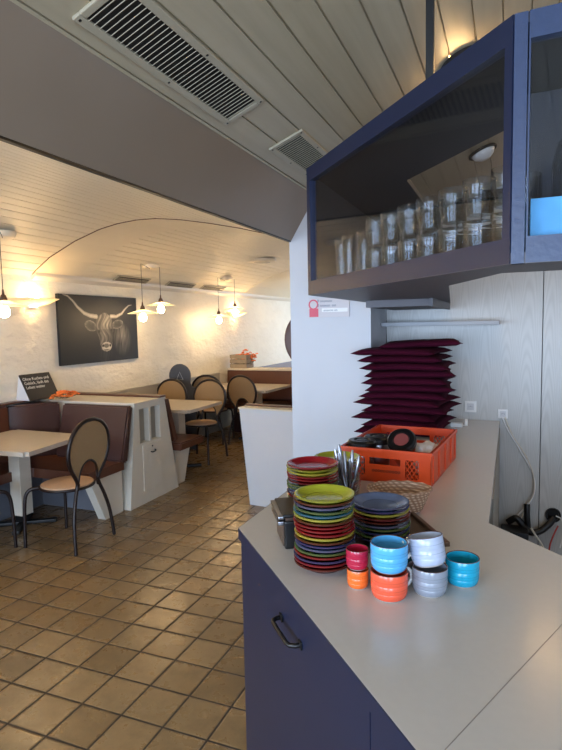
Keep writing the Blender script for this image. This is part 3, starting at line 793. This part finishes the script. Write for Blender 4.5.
def cup(label, col, x, y, z, r, h, hang=None, tilt=(0, 0, 0), name='cup', hmat=None):
    x *= .982; y *= .982
    t = thing('coffee_cup' if r > .03 else 'espresso_cup', label, 'cup', (x, y, z)); t.rotation_euler = tilt
    mt = cup_mat(name + '_glaze', col, col, h)
    r *= .93; prof = [(0, .002), (r * .66, .002), (r * .68, 0), (r * .76, 0), (r * .90, h * .09), (r * .965, h * .22), (r * .985, h * .30), (r * .972, h * .31), (r * .99, h * .34), (r * 1.0, h * .58), (r * .985, h * .595), (r * 1.0, h * .61), (r * 1.005, h * .985), (r * .99, h), (r * .945, h * .985), (r * .92, h * .5), (r * .88, h * .25), (r * .72, h * .12), (0, h * .1)]
    MB().lathe(prof, 40).build('cup_body', mt, t, 50)
    if hang is not None:
        c, s = math.cos(hang), math.sin(hang)
        pts = [(r * .93, h * .84), (r * 1.28, h * .84), (r * 1.5, h * .66), (r * 1.48, h * .42), (r * 1.2, h * .25), (r * .9, h * .24)]
        sp = smooth_path([(a * c, a * s, b) for a, b in pts], 5)
        MB().tube(sp, .0042, 8).build('handle', hmat or mt, t, 60)
    return t
cwhite = plain('cream_handle_glaze', (206, 208, 206), .2)
HR = math.radians(48)
cup('coral coffee cup under the sky blue cup', (232, 92, 62), -.242, 1.212, 1.0502, .0435, .062, HR, name='coral', hmat=cwhite)
cup('sky blue coffee cup standing on the coral cup', (84, 168, 218), -.242, 1.212, 1.1130, .0435, .062, HR, name='sky_blue', hmat=cwhite)
cup('grey coffee cup with its tilted paler twin on top', (140, 146, 156), -.160, 1.262, 1.0502, .0415, .062, math.radians(150), name='grey')
cup('pale lavender grey cup tilted on the grey cup', (176, 186, 206), -.160, 1.262, 1.1150, .0415, .064, math.radians(150), (math.radians(-7), math.radians(-11), 0), name='pale_grey')
cup('turquoise coffee cup standing alone at the right', (28, 158, 190), -.095, 1.335, 1.0502, .0405, .062, math.radians(75), name='turquoise')
cup('dark teal cup half hidden behind the coral and grey cups', (20, 84, 88), -.208, 1.345, 1.0502, .0405, .062, math.radians(75), name='dark_teal')
cup('small orange espresso cup under the red one', (238, 112, 46), -.320, 1.236, 1.0502, .0265, .044, math.radians(100), name='orange')
cup('small raspberry red espresso cup on the orange one', (176, 34, 62), -.321, 1.236, 1.0948, .0275, .046, math.radians(100), name='raspberry')

# ================================================================ HALF WALL
t = thing('half_wall', 'low white partition with brown top beside the pillar', 'partition', (-2.255, 4.60, 0), math.radians(-6))
mb = MB(); b = mb.b
MB().prism([(.05, 0), (1.0, 0), (1.0, .89), (-.04, .89)], -.17, 0, mt=Matrix(((1, 0, 0, 0), (0, 0, -1, 0), (0, 1, 0, 0), (0, 0, 0, 1)))).build('panel', 'white_wall', t)
MB().box(-.05, 1.0, -.008, .178, .89, .905, .002).build('cap', 'cream_paint', t)
MB().box(-.05, 1.0, .12, .185, .905, .918, .004).build('brown_trim', 'trimwood', t)

# ================================================================ DIVIDER, BENCHES
XE = -3.16
YZ = Matrix(((0, 0, 1, 0), (1, 0, 0, 0), (0, 1, 0, 0), (0, 0, 0, 1)))    # prism (y,z) extruded along x
t = thing('booth_divider', 'cream booth divider with open niches and a small locked door', 'divider', (0, 0, 0))
# end face built as frame around the niches
x0, x1 = XE - .02, XE
y_f = lambda z: 4.09 + .115 * z / .95; y_b = lambda z: 4.89 - .20 * z / .95
MB().prism([(y_f(0), 0), (y_b(0), 0), (y_b(.95), .95), (y_f(.95), .95)], -4.3, XE - .06, mt=YZ).build('core', 'cream_paint', t)
mb = MB()
def endbox(ya, yb, za, zb): mb.prism([(ya(za), za), (yb(za), za), (yb(zb), zb), (ya(zb), zb)], XE - .06, XE, mt=YZ)
c_ = lambda v: (lambda z: v)
endbox(y_f, y_b, 0, .58); endbox(y_f, y_b, .90, .95)
endbox(y_f, c_(4.27), .58, .90); endbox(c_(4.42), c_(4.45), .58, .90); endbox(c_(4.60), y_b, .58, .90)
mb.build('end_frame', 'cream_paint', t)
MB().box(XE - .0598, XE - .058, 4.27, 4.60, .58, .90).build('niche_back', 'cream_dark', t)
MB().box(-4.3, XE + .006, 4.195, 4.70, .951, .966, .002).build('top_board', 'cream_paint', t)
MB().box(-4.3, XE + .008, 4.60, 4.705, .9665, .985, .003).build('brown_trim', 'trimwood', t)
dr_ = MB().box(XE, XE + .006, 4.30, 4.60, .12, .555, .002).build('door', 'cream_paint', t)
MB().tube(smooth_path([(XE + .006, 4.42, .475), (XE + .025, 4.43, .47), (XE + .025, 4.475, .475), (XE + .006, 4.485, .485)]), .006, 7).build('handle', 'black', dr_)
MB().lathe([(0, .004), (.009, .003), (.009, 0)], 12, mt=Matrix.Translation((XE + .006, 4.45, .525)) @ Matrix.Rotation(PI / 2, 4, 'Y')).build('keyhole', 'black', dr_)

def bench(label, segs):
    pass
b1 = thing('corner_bench', 'brown leather corner bench behind the nearest table', 'bench', (0, 0, 0))
# seat: L-shaped, along left wall and along the divider
seat = [(-4.28, 1.2), (-3.86, 1.2), (-3.86, 3.52), (-3.78, 3.60), (-3.19, 3.60), (-3.19, 4.06), (-4.28, 4.06)]
MB().prism(seat, .385, .465).build('seat_pad', 'leather', b1)
base = [(-4.28, 1.2), (-4.08, 1.2), (-4.08, 3.66), (-4.08, 3.98), (-3.30, 3.98), (-3.30, 4.06), (-4.28, 4.06)]
MB().prism(base, 0, .385).build('base_box', plain('shaded_bench_base', (112, 114, 122), .6), b1)  # base colour darkened to stand for the bench's shadow
MB().prism([(3.64, .385), (4.06, .385), (4.06, 0), (3.82, 0)], -3.30, -3.22, mt=YZ).build('side_cheek', 'cream_paint', b1)
def pad(pts, z0, z1, name='backrest_pad', mat='leather_dark'):
    mb = MB(); mb.prism(pts, z0, z1); bmesh.ops.bevel(mb.b, geom=list(mb.b.edges), offset=.018, segments=3, affect='EDGES')
    return mb.build(name, mat, b1, 50)
# backrest along divider, leaning slightly
def lean_pad(xa, xb, name='backrest_pad'):
    mb = MB(); mb.prism([(4.0, .47), (4.085, .44), (4.195, .945), (4.13, .95)], xa, xb, mt=YZ)
    bmesh.ops.bevel(mb.b, geom=list(mb.b.edges), offset=.016, segments=3, affect='EDGES')
    return mb.build(name, 'leather_dark', b1, 50)
lean_pad(-3.93, XE - .004)
pad([(-4.27, 3.765), (-3.945, 4.085), (-3.945, 4.125), (-4.28, 4.125)], .455, .965)
pad([(-4.28, 2.55), (-4.19, 2.55), (-4.19, 3.75), (-4.28, 3.76)], .455, .975, mat='leather')
pad([(-4.28, 1.25), (-4.19, 1.25), (-4.19, 2.54), (-4.28, 2.54)], .455, .975, mat='leather')
MB().box(-4.299, -4.2, 1.2, 4.19, .978, .992, .002).build('ledge', 'trimwood', b1)

b2 = thing('booth_bench', 'brown leather bench behind the cream divider at the middle table', 'bench', (0, 0, 0))
mb = MB(); mb.prism([(4.86, .385), (5.33, .385), (5.33, .465), (4.86, .465)], -4.26, -3.10, mt=YZ)
bmesh.ops.bevel(mb.b, geom=list(mb.b.edges), offset=.012, segments=2, affect='EDGES'); mb.build('seat_pad', 'leather', b2, 50)
MB().prism([(4.93, 0), (5.1, 0), (5.24, .384), (4.93, .384)], -4.26, -3.22, mt=YZ).build('base_box', 'cream_paint', b2)
mb = MB(); mb.prism([(4.9, .47), (4.96, .49), (4.82, .93), (4.76, .93)], -4.26, -3.2, mt=YZ); mb.build('backrest_pad', 'leather', b2)

b3 = thing('rear_bench', 'long brown leather bench at the far table with a pale ledge', 'bench', (0, 0, 0))
mb = MB(); mb.prism([(8.06, .50), (8.12, .45), (8.2, .935), (8.12, .935)], -4.24, -1.24, mt=YZ); mb.build('backrest_pad', 'leather', b3)
MB().box(-4.24, -1.24, 7.65, 8.12, .38, .46, .01).build('seat_pad', 'leather', b3)
MB().box(-3.96, -1.24, 7.75, 8.12, 0, .38).build('base_box', 'leather_dark', b3)
MB().box(-4.24, -1.24, 8.2, 8.45, 0, .94).build('back_box', 'cream_paint', b3)
MB().box(-4.24, -1.235, 8.10, 8.47, .94, .965, .002).build('ledge', 'cream_paint', b3)

# ================================================================ TABLES
def table(label, pts, leg, loc=(0, 0, 0), size=.11):
    t = thing('dining_table', label, 'table', loc, 0)
    mb = MB(); mb.prism(pts, .715, .75); bmesh.ops.bevel(mb.b, geom=[e for e in mb.b.edges if abs(e.verts[0].co.z - e.verts[1].co.z) > .01], offset=.03, segments=3, affect='EDGES')
    mb.build('tabletop', 'table', t)
    lx, ly = leg; s = size / 2
    MB().box(lx - s, lx + s, ly - s, ly + s, .09, .715, .004).build('pedestal', 'cream_paint', t)
    MB().box(lx - .04, lx + .04, ly - .04, ly + .04, .03, .09).build('neck', 'black_iron', t)
    for a in (.6, .6 + PI / 2):
        R = Matrix.Translation((lx, ly, 0)) @ Matrix.Rotation(a, 4, 'Z')
        MB().box(-.27, .27, -.03, .03, 0.0, .03, .008, mt=R).build('foot_bar', 'black_iron', t)
    return t
table('nearest beige table at the left edge on a square cream pedestal', [(-3.284, 3.065), (-3.36, 3.77), (-4.17, 3.79), (-4.17, 3.05)], (-3.83, 3.50), size=.12)
table('middle beige table behind the cream booth divider', [(-3.20, 5.19), (-3.20, 5.99), (-4.24, 5.96), (-4.24, 5.19)], (-3.60, 5.58), size=.14)
table('farthest beige table in front of the long rear bench', [(-3.10, 7.06), (-3.05, 7.93), (-4.24, 7.93), (-4.24, 7.10)], (-3.42, 7.42), size=.14)

# ================================================================ CHAIRS (front towards +Y)
def make_chair():
    t = thing('bistro_chair', '', 'chair', (0, 0, 0), 0, 'round-backed cane chairs at the tables')
    mb = MB().lathe([(0, .448), (.188, .448), (.196, .455), (.194, .468), (.17, .476), (0, .48)], 40)
    mb.build('seat', 'seat', t, 50)
    MB().tube([(.198 * math.cos(a), .198 * math.sin(a), .45) for a in [2 * PI * i / 40 for i in range(40)]], .0105, 8, True).build('seat_ring', 'chair_metal', t, 60)
    yb = lambda z: -.195 - .10 * (z - .45)
    pts = []
    half = [(.125, .44), (.115, .50), (.145, .555), (.195, .63), (.222, .72), (.218, .80), (.188, .875), (.128, .935), (.055, .965), (0, .97)]
    full = [(-a, z) for a, z in half] + [(a, z) for a, z in half[::-1][1:]]
    hoop = smooth_path([(a, yb(z), z) for a, z in full], 5)
    MB().tube(hoop, .0155, 9).build('back_frame', 'chair_metal', t, 60)
    ar = [(-.105, .50), (-.10, .56), (-.078, .615), (-.04, .648), (0, .658), (.04, .648), (.078, .615), (.10, .56), (.105, .50)]
    arch = smooth_path([(a, yb(z) + .002, z) for a, z in ar], 4)
    MB().tube(arch, .010, 8).build('back_arch', 'chair_metal', t, 60)
    # panel between hoop and arch
    mb = MB(); b = mb.b; n = 40
    def samp(path, n):
        P = [Vector(p) for p in path]; c = [0]
        for a, q in zip(P[:-1], P[1:]): c.append(c[-1] + (q - a).length)
        out = []
        for i in range(n + 1):
            s = c[-1] * i / n; j = max(0, min(len(P) - 2, next((k_ for k_ in range(len(c) - 1) if c[k_ + 1] >= s - 1e-9), len(P) - 2)))
            f = (s - c[j]) / max(1e-9, c[j + 1] - c[j]); out.append(P[j].lerp(P[j + 1], f))
        return out
    hp_ = [p for p in hoop if p.z > .515]
    O = samp(hp_, n); I_ = samp([p for p in arch if p.z > .515], n)
    for sy in (-.005, .005):
        pass
    V = [[b.verts.new((p.x, p.y + sy, p.z)) for p in L_] for L_ in (O, I_) for sy in (-.005, .005)]
    for i in range(n):
        b.faces.new((V[0][i], V[0][i + 1], V[2][i + 1], V[2][i])); b.faces.new((V[1][i], V[3][i], V[3][i + 1], V[1][i + 1]))
        b.faces.new((V[0][i], V[1][i], V[1][i + 1], V[0][i + 1])); b.faces.new((V[2][i], V[2][i + 1], V[3][i + 1], V[3][i]))
    mb.build('back_panel', 'cane', t, 30)
    for s in (-1, 1):
        p = smooth_path([(s * .105, -.2, .50), (s * .13, -.2, .44), (s * .17, -.212, .34), (s * .205, -.228, .2), (s * .222, -.245, .0)], 5)
        MB().tube(p, .0135, 8).build('leg', 'chair_metal', t, 60)
        p = smooth_path([(s * .14, .14, .45), (s * .175, .175, .449), (s * .20, .205, .425), (s * .212, .222, .36), (s * .217, .23, .2), (s * .22, .235, 0)], 5)
        MB().tube(p, .0135, 8).build('leg', 'chair_metal', t, 60)
    return t
ch = make_chair()
ch.location = (-3.165, 3.335, 0); ch.rotation_euler = (0, 0, PI / 2 + .02)
ch['label'] = 'round-backed cane chair facing left at the nearest table'
dup(ch, (-3.66, 2.83, 0), .12, 'cane chair cut off by the left edge at the nearest table')
dup(ch, (-3.53, 6.02, 0), PI, 'cane chair at the right end of the middle table, seat visible')
dup(ch, (-4.06, 5.96, 0), PI, 'cane chair at the middle table in front of the grey arched board')
dup(ch, (-3.94, 7.07, 0), .15, 'half hidden cane chair between the middle and far tables')
dup(ch, (-3.37, 7.12, 0), -.1, 'darker cane chair in front of the far table')

# ================================================================ PENDANT LAMPS
def pendant(label, can, lamps, r=.16):
    cz = vz(can[0])
    t = thing('pendant_lamp', label, 'lamp', (can[0], can[1], cz - .005), 0, 'pendant lamps over the tables')
    MB().lathe([(0, -.05), (.03, -.05), (.085, -.035), (.1, -.005), (.1, .012)], 28).build('canopy', 'vault_smooth', t, 40)
    for (x, y, z) in lamps:
        dx, dy = x - can[0], y - can[1]; b0 = z - (cz - .005)
        MB().tube([(dx * .15, dy * .15, -.045), (dx * .5, dy * .5, -.03), (dx, dy, min(-.02, vz(x) - cz - .012)), (dx, dy, b0 + .16)], .0028, 6).build('cord', 'duct', t)
        MB().lathe([(0, .17), (.006, .168), (.01, .13), (.02, .12), (.028, .095), (.03, .07)], 16, (dx, dy, b0)).build('socket', 'steel_dark', t, 40)
        MB().lathe([(.024, .082), (.06, .072), (.1, .062), (r, .042), (r + .002, .040), (r, .037), (.1, .055), (.06, .065), (.024, .074), (.024, .082)], 72, (dx, dy, b0),
                   fl=lambda a, rr: .025 * math.cos(24 * a) * (rr > .12)).build('lamp_shade', 'shade', t, 40)
        MB().lathe([(0, -.052), (.022, -.047), (.038, -.028), (.043, -.006), (.036, .02), (.02, .045), (.015, .068)], 20, (dx, dy, b0)).build('bulb', 'bulb', t, 60)
pendant('single pendant lamp with fluted disc over the nearest table at the left edge', (-3.80, 3.45), [(-3.64, 3.27, 1.80)])
pendant('added unseen twin pendant lamp over the bench left of the picture', (-3.75, 1.6), [(-3.7, 1.35, 1.85), (-3.8, 1.85, 1.85)])  # extra pendant added out of view to brighten the near vault
pendant('twin pendant lamp over the middle table right of the bull picture', (-3.93, 5.66), [(-3.813, 5.3, 1.77), (-3.84, 5.7, 1.868)])
pendant('twin pendant lamp over the farthest table', (-3.95, 7.6), [(-3.929, 7.3, 1.741), (-3.866, 7.7, 1.86)])
def sconce(y, z, label):
    t = thing('wall_sconce', label, 'lamp', (WX, y, z), 0, 'uplights on the left wall')
    mb = MB(); b = mb.b; n = 24; rows = []
    for r, zz in ((.06, -.045), (.16, -.02), (.235, .02), (.24, .024), (.232, .024), (.155, -.012), (.055, -.037)):
        rows.append([b.verts.new((r * math.sin(PI * i / n) * .95 + .004, -r * 1.2 * math.cos(PI * i / n), zz)) for i in range(n + 1)])
    for A, B in zip(rows[:-1], rows[1:]):
        for i in range(n): b.faces.new((A[i], A[i + 1], B[i + 1], B[i]))
    mb.build('shade', 'shade', t, 50)
    MB().box(0, .03, -.05, .05, -.06, .04, .004).build('wall_plate', 'white', t)
    MB().lathe([(0, -.03), (.02, -.025), (.03, 0), (.02, .025), (0, .03)], 16, (.08, 0, .012)).build('bulb', 'uplight', t, 60)
sconce(4.18, 1.925, 'pale half-bowl wall uplight left of the bull picture')
sconce(8.5, 1.85, 'pale half-bowl wall uplight behind the farthest pendant lamps')
sconce(1.4, 1.95, 'added unseen half-bowl wall uplight over the long bench, outside the picture')  # unseen uplight added to raise the brightness of the vault
t = thing('pendant_lamp', 'white hanging lamp beyond the far bench, partly behind the pillar', 'lamp', (-3.35, 9.6, vz(-3.35)))
MB().tube([(0, 0, 0), (0, 0, -.2)], .006, 6).build('cord', 'white', t)
MB().lathe([(.02, -.2), (.1, -.24), (.26, -.32), (.3, -.34), (.29, -.345), (.1, -.26), (.02, -.215), (.02, -.2)], 32).build('lamp_shade', 'shade', t, 40)
MB().lathe([(0, -.36), (.03, -.35), (.045, -.31), (.03, -.27), (.02, -.24)], 16).build('bulb', 'bulb', t, 60)
# dark oval behind pillar
mb = MB(); mb.lathe([(0, .02), (.27, .018), (.30, .03), (.31, .02), (.31, 0), (0, 0)], 40, mt=Matrix.Translation((-1.69, 5.0, 1.51)) @ Matrix.Rotation(PI / 2, 4, 'X') @ Matrix.Scale(.95, 4))
t = thing('oval_wall_piece', 'dark brown round hanging disc peeking out left of the pillar', 'disc', (0, 0, 0))
mb.build('disc', 'trimwood', t, 30)
MB().tube([(-1.69, 4.99, 1.80), (-1.69, 4.99, vz(-1.69))], .003, 6).build('cord', 'black', t)
# bluish board leaning on the far ledge
mb = MB(); mb.prism([(0, 0), (.88, 0), (.88, .13), (.80, .14)], 0, .02, mt=Matrix.Translation((-3.84, 8.45, .966)) @ RX)
tag(mb.build('leaning_board', plain('pale_blue_board', (150, 168, 206), .4)), 'pale blue wedge-shaped board on the ledge of the far bench', 'board')

# ================================================================ BULL PICTURE
GW, GH = 220, 132
def seg_d(px, py, pts):
    best = None; bt = None; n = len(pts) - 1
    for i in range(n):
        ax, ay = pts[i]; bx, by = pts[i + 1]; dx, dy = bx - ax, by - ay
        tt = np.clip(((px - ax) * dx + (py - ay) * dy) / (dx * dx + dy * dy), 0, 1)
        d = np.hypot(px - ax - tt * dx, py - ay - tt * dy); s = (i + tt) / n
        if best is None: best, bt = d, s
        else:
            mk = d < best; best = np.where(mk, d, best); bt = np.where(mk, s, bt)
    return best, bt
rs = np.random.RandomState(4)
uu, vv = np.meshgrid(np.linspace(0, 1, GW + 1), np.linspace(0, 1, GH + 1))   # u left->right, v top->bottom; 1.0 x .58
A_ = 1.30 / .75
px = uu; py = vv / A_ * 1.0
def vn(x, y, fx, fy, seed):
    r = np.random.RandomState(seed); G = r.rand(64, 64); X_ = x * fx; Y_ = y * fy
    xi = np.floor(X_).astype(int); yi = np.floor(Y_).astype(int); xf = X_ - xi; yf = Y_ - yi
    g = lambda a, b: G[a % 64, b % 64]
    return (g(xi, yi) * (1 - xf) + g(xi + 1, yi) * xf) * (1 - yf) + (g(xi, yi + 1) * (1 - xf) + g(xi + 1, yi + 1) * xf) * yf
val = .035 + .02 * vn(px, py, 9, 9, 1)
U = lambda x, y: ((x - 30) / 470.0, (y - 60) / 400.0 / A_)        # zoomed-crop pixels to canvas
def P_(pts): return [U(*p) for p in pts]
# body
bx, by = U(395, 330)
e_ = ((px - bx) / .13) ** 2 + ((py - by) / .155) ** 2
hair = vn(px + .15 * py, py, 120, 14, 2)
val = np.where(e_ < 1, val + (1 - e_) ** .6 * (.10 + .42 * hair) * np.clip(1.2 - (py - .22) * 2.2, .1, 1), val)
bx, by = U(285, 400); e_ = ((px - bx) / .11) ** 2 + ((py - by) / .13) ** 2
val = np.where(e_ < 1, val + (1 - e_) * .16 * hair, val)
# ears
for ex, ey, rx, ry, rt in ((200, 240, .075, .045, .25), (365, 232, .08, .04, -.2)):
    cx_, cy_ = U(ex, ey); c, s = math.cos(rt), math.sin(rt); xx = (px - cx_) * c + (py - cy_) * s; yy = -(px - cx_) * s + (py - cy_) * c
    e_ = (xx / rx) ** 2 + (yy / ry) ** 2; hr = vn(xx, yy, 40, 140, 5)
    val = np.where(e_ < 1, .10 + .50 * hr * np.clip(e_, .15, 1), val)
# head
hx, hy = U(285, 270)
wd = np.interp(py, [U(0, 165)[1], U(0, 190)[1], U(0, 260)[1], U(0, 320)[1], U(0, 385)[1], U(0, 396)[1]], [.03, .10, .115, .09, .068, .02])
ins = (np.abs(px - hx - .01 * np.sin(py * 20)) < wd) & (py > U(0, 162)[1]) & (py < U(0, 396)[1])
h2 = vn(px + .03 * np.sin(py * 30), py, 90, 12, 7)
val = np.where(ins, .14 + .66 * h2 ** 1.3 * np.clip(1.15 - np.abs(px - hx) / wd * .7, .15, 1) * np.where(py < U(0, 262)[1], 1.0, .72), val)
# eyes, muzzle, nostrils
for ex, ey, rr, cv in ((247, 275, .016, .05), (325, 268, .014, .08)):
    cx_, cy_ = U(ex, ey); d = np.hypot(px - cx_, (py - cy_) * 1.1); val = np.where(d < rr, cv, val)
cx_, cy_ = U(290, 368); e_ = ((px - cx_) / .066) ** 2 + ((py - cy_) / .042) ** 2
val = np.where(e_ < 1, .78 - .15 * e_ + .1 * h2, val)
cx_, cy_ = U(288, 362); e_ = ((px - cx_) / .035) ** 2 + ((py - cy_) / .02) ** 2; val = np.where(e_ < 1, .35, val)
for ex in (268, 312):
    cx_, cy_ = U(ex, 362); e_ = ((px - cx_) / .013) ** 2 + ((py - cy_) / .012) ** 2; val = np.where(e_ < 1, .08, val)
cx_, cy_ = U(288, 388); e_ = ((px - cx_) / .04) ** 2 + ((py - cy_) / .004) ** 2; val = np.where(e_ < 1, .15, val)
# horns
for pts, w0, w1 in (([(235, 185), (200, 180), (165, 165), (130, 130), (105, 95), (80, 70), (55, 62)], .021, .005), ([(325, 182), (360, 183), (395, 165), (420, 135), (445, 112), (465, 107)], .018, .003)):
    d, s = seg_d(px, py, P_(pts)); w_ = w0 + (w1 - w0) * s
    sh = np.clip(1 - d / w_, 0, 1)
    val = np.where(d < w_, .35 + .5 * np.sqrt(sh) * (.7 + .3 * h2), val)
val = np.clip(val, 0, 1)
t = thing('wall_picture', 'dark canvas picture of a long-horned shaggy highland bull on the wall', 'picture', (WX + .002, 4.5, 1.275))
mb = MB().box(0, .03, 0, 1.30, 0, .74); cn = mb.build('canvas', 'slate', t)
me = bpy.data.meshes.new('bull_print'); verts = []; faces = []
for j in range(GH + 1):
    for i in range(GW + 1): verts.append((.0315, 1.30 * i / GW, .74 * (1 - j / GH)))
for j in range(GH):
    for i in range(GW):
        a = j * (GW + 1) + i; faces.append((a, a + GW + 1, a + GW + 2, a + 1))
me.from_pydata(verts, [], faces); ca = me.color_attributes.new('print', 'FLOAT_COLOR', 'POINT')
v_ = val.ravel(); v_ = (v_ * .86) ** 1.8
colr = np.stack([v_ * .9, v_ * .82, v_ * .72, np.ones_like(v_)], 1).astype(np.float32)
ca.data.foreach_set('color', colr.ravel())
k = N('bull_print'); at_ = k.n('ShaderNodeAttribute'); at_.attribute_name = 'print'; k.l(at_.outputs['Color'], k.b.inputs['Base Color']); k.b.inputs['Roughness'].default_value = .6
me.materials.append(k.m); o = bpy.data.objects.new('bull_print', me); COL.objects.link(o); o.parent = t

# chalkboard on the bench ledge
t = thing('chalkboard', 'small black chalkboard with handwritten white lines on the bench ledge', 'chalkboard', (-4.115, 3.93, .993))
BK = Matrix(((0, -.46, .888, 0), (1, 0, 0, 0), (0, .888, .46, 0), (0, 0, 0, 1)))     # x along the wall, y up the board, z towards the room
MB().box(0, .37, 0, .27, -.012, 0, .002, mt=BK).build('board', 'slate', t)
MB().prism([(0, 0), (-.12, .235), (-.17, 0)], .002, .368, mt=Matrix(((1, 0, 0, -.012), (0, 0, 1, 0), (0, 1, 0, 0), (0, 0, 0, 1)))).build('stand', 'white_wall', t)
text_mesh('handwriting', 'Ohne Kuchen und\nGebäck, läuft das\nLeben weiter', .043, 'chalk', t, BK @ Matrix.Translation((.015, .205, .001)))
def bouquet(name, label, loc, n, rx, ry, rz_, leafy=True):
    t = thing(name, label, 'flowers', loc)
    rn = random.Random(n); pm = MB(); sm = MB()
    for i in range(n):
        a = rn.uniform(0, 2 * PI); r = math.sqrt(rn.random()); x, y = rx * r * math.cos(a), ry * r * math.sin(a); z = rz_ * (.35 + .65 * rn.random()) * (1 - .35 * r)
        sm.tube([(x * .3, y * .3, 0), (x * .8, y * .8, z * .6), (x, y, z)], .0015, 4)
        for q in range(5):
            b = q * 2 * PI / 5 + a; dx, dy = math.cos(b) * .012, math.sin(b) * .012
            pm.lathe([(0, -.006), (.012, 0), (.009, .006), (0, .009)], 6, (x + dx * 1.3, y + dy * 1.3, z + .006 * (q % 2)))
    pm.build('blossoms', 'flower', t, 60); sm.build('stems', 'stem', t)
bouquet('flower_arrangement', 'orange dried flowers lying before the chalkboard on the bench ledge', (-3.99, 4.22, .987), 40, .10, .17, .07)
# flower crate on the far ledge
t = thing('wooden_planter', 'weathered slatted wooden box on the far bench ledge', 'planter', (-4.06, 8.28, .966), -.1)
for zb in (.0, .075, .15):
    mb = MB()
    mb.box(-.16, .16, -.11, -.098, zb + .005, zb + .067); mb.box(-.16, .16, .098, .11, zb + .005, zb + .067)
    mb.box(-.16, -.148, -.098, .098, zb + .005, zb + .067); mb.box(.148, .16, -.098, .098, zb + .005, zb + .067)
    mb.build('slat_course', 'crate_wood', t)
mb = MB()
for sx in (-1, 1):
    for sy in (-1, 1): mb.box(sx * .146 - .012 * (sx > 0), sx * .146 + .012 * (sx < 0), sy * .096 - .012 * (sy > 0), sy * .096 + .012 * (sy < 0), 0, .217)
mb.box(-.146, .146, -.096, .096, 0, .01); mb.build('corner_posts', 'crate_wood', t)
bouquet('flower_bunch', 'bright orange flowers rising from the wooden box on the far ledge', (-3.98, 8.28, .978), 60, .2, .08, .34)

# arched dark board standing by the wall
t = thing('arched_board', 'dark grey arched board with shoulders standing behind the middle table', 'board', (-4.085, 6.45, 0))
t.rotation_euler = (0, 0, math.radians(12))
pts = [(-.20, 0), (.21, 0), (.22, .84), (.17, .85), (.14, .90)] + [(.0 + .15 * math.cos(a), 1.0 + .16 * math.sin(a)) for a in [PI * i / 12 for i in range(13)]] + [(-.14, .90), (-.17, .85), (-.20, .84)]
MB().prism(pts, -.012, .012, mt=RX).build('board', 'slate_grey', t)
mb = MB()
tri = [(-.045, .95), (.045, .95), (.0, 1.05)]
mb.tube([(a, -.014, z) for a, z in tri], .005, 5, True); mb.build('triangle_emblem', plain('emblem_grey', (160, 162, 164), .6), t)
mb = MB().box(-.15, .17, .04, .055, 0, .76); mb.build('rear_leaf', 'slate_grey', t)

# ---------------------------------------------------------------- tidy: every cable etc. keeps its own base
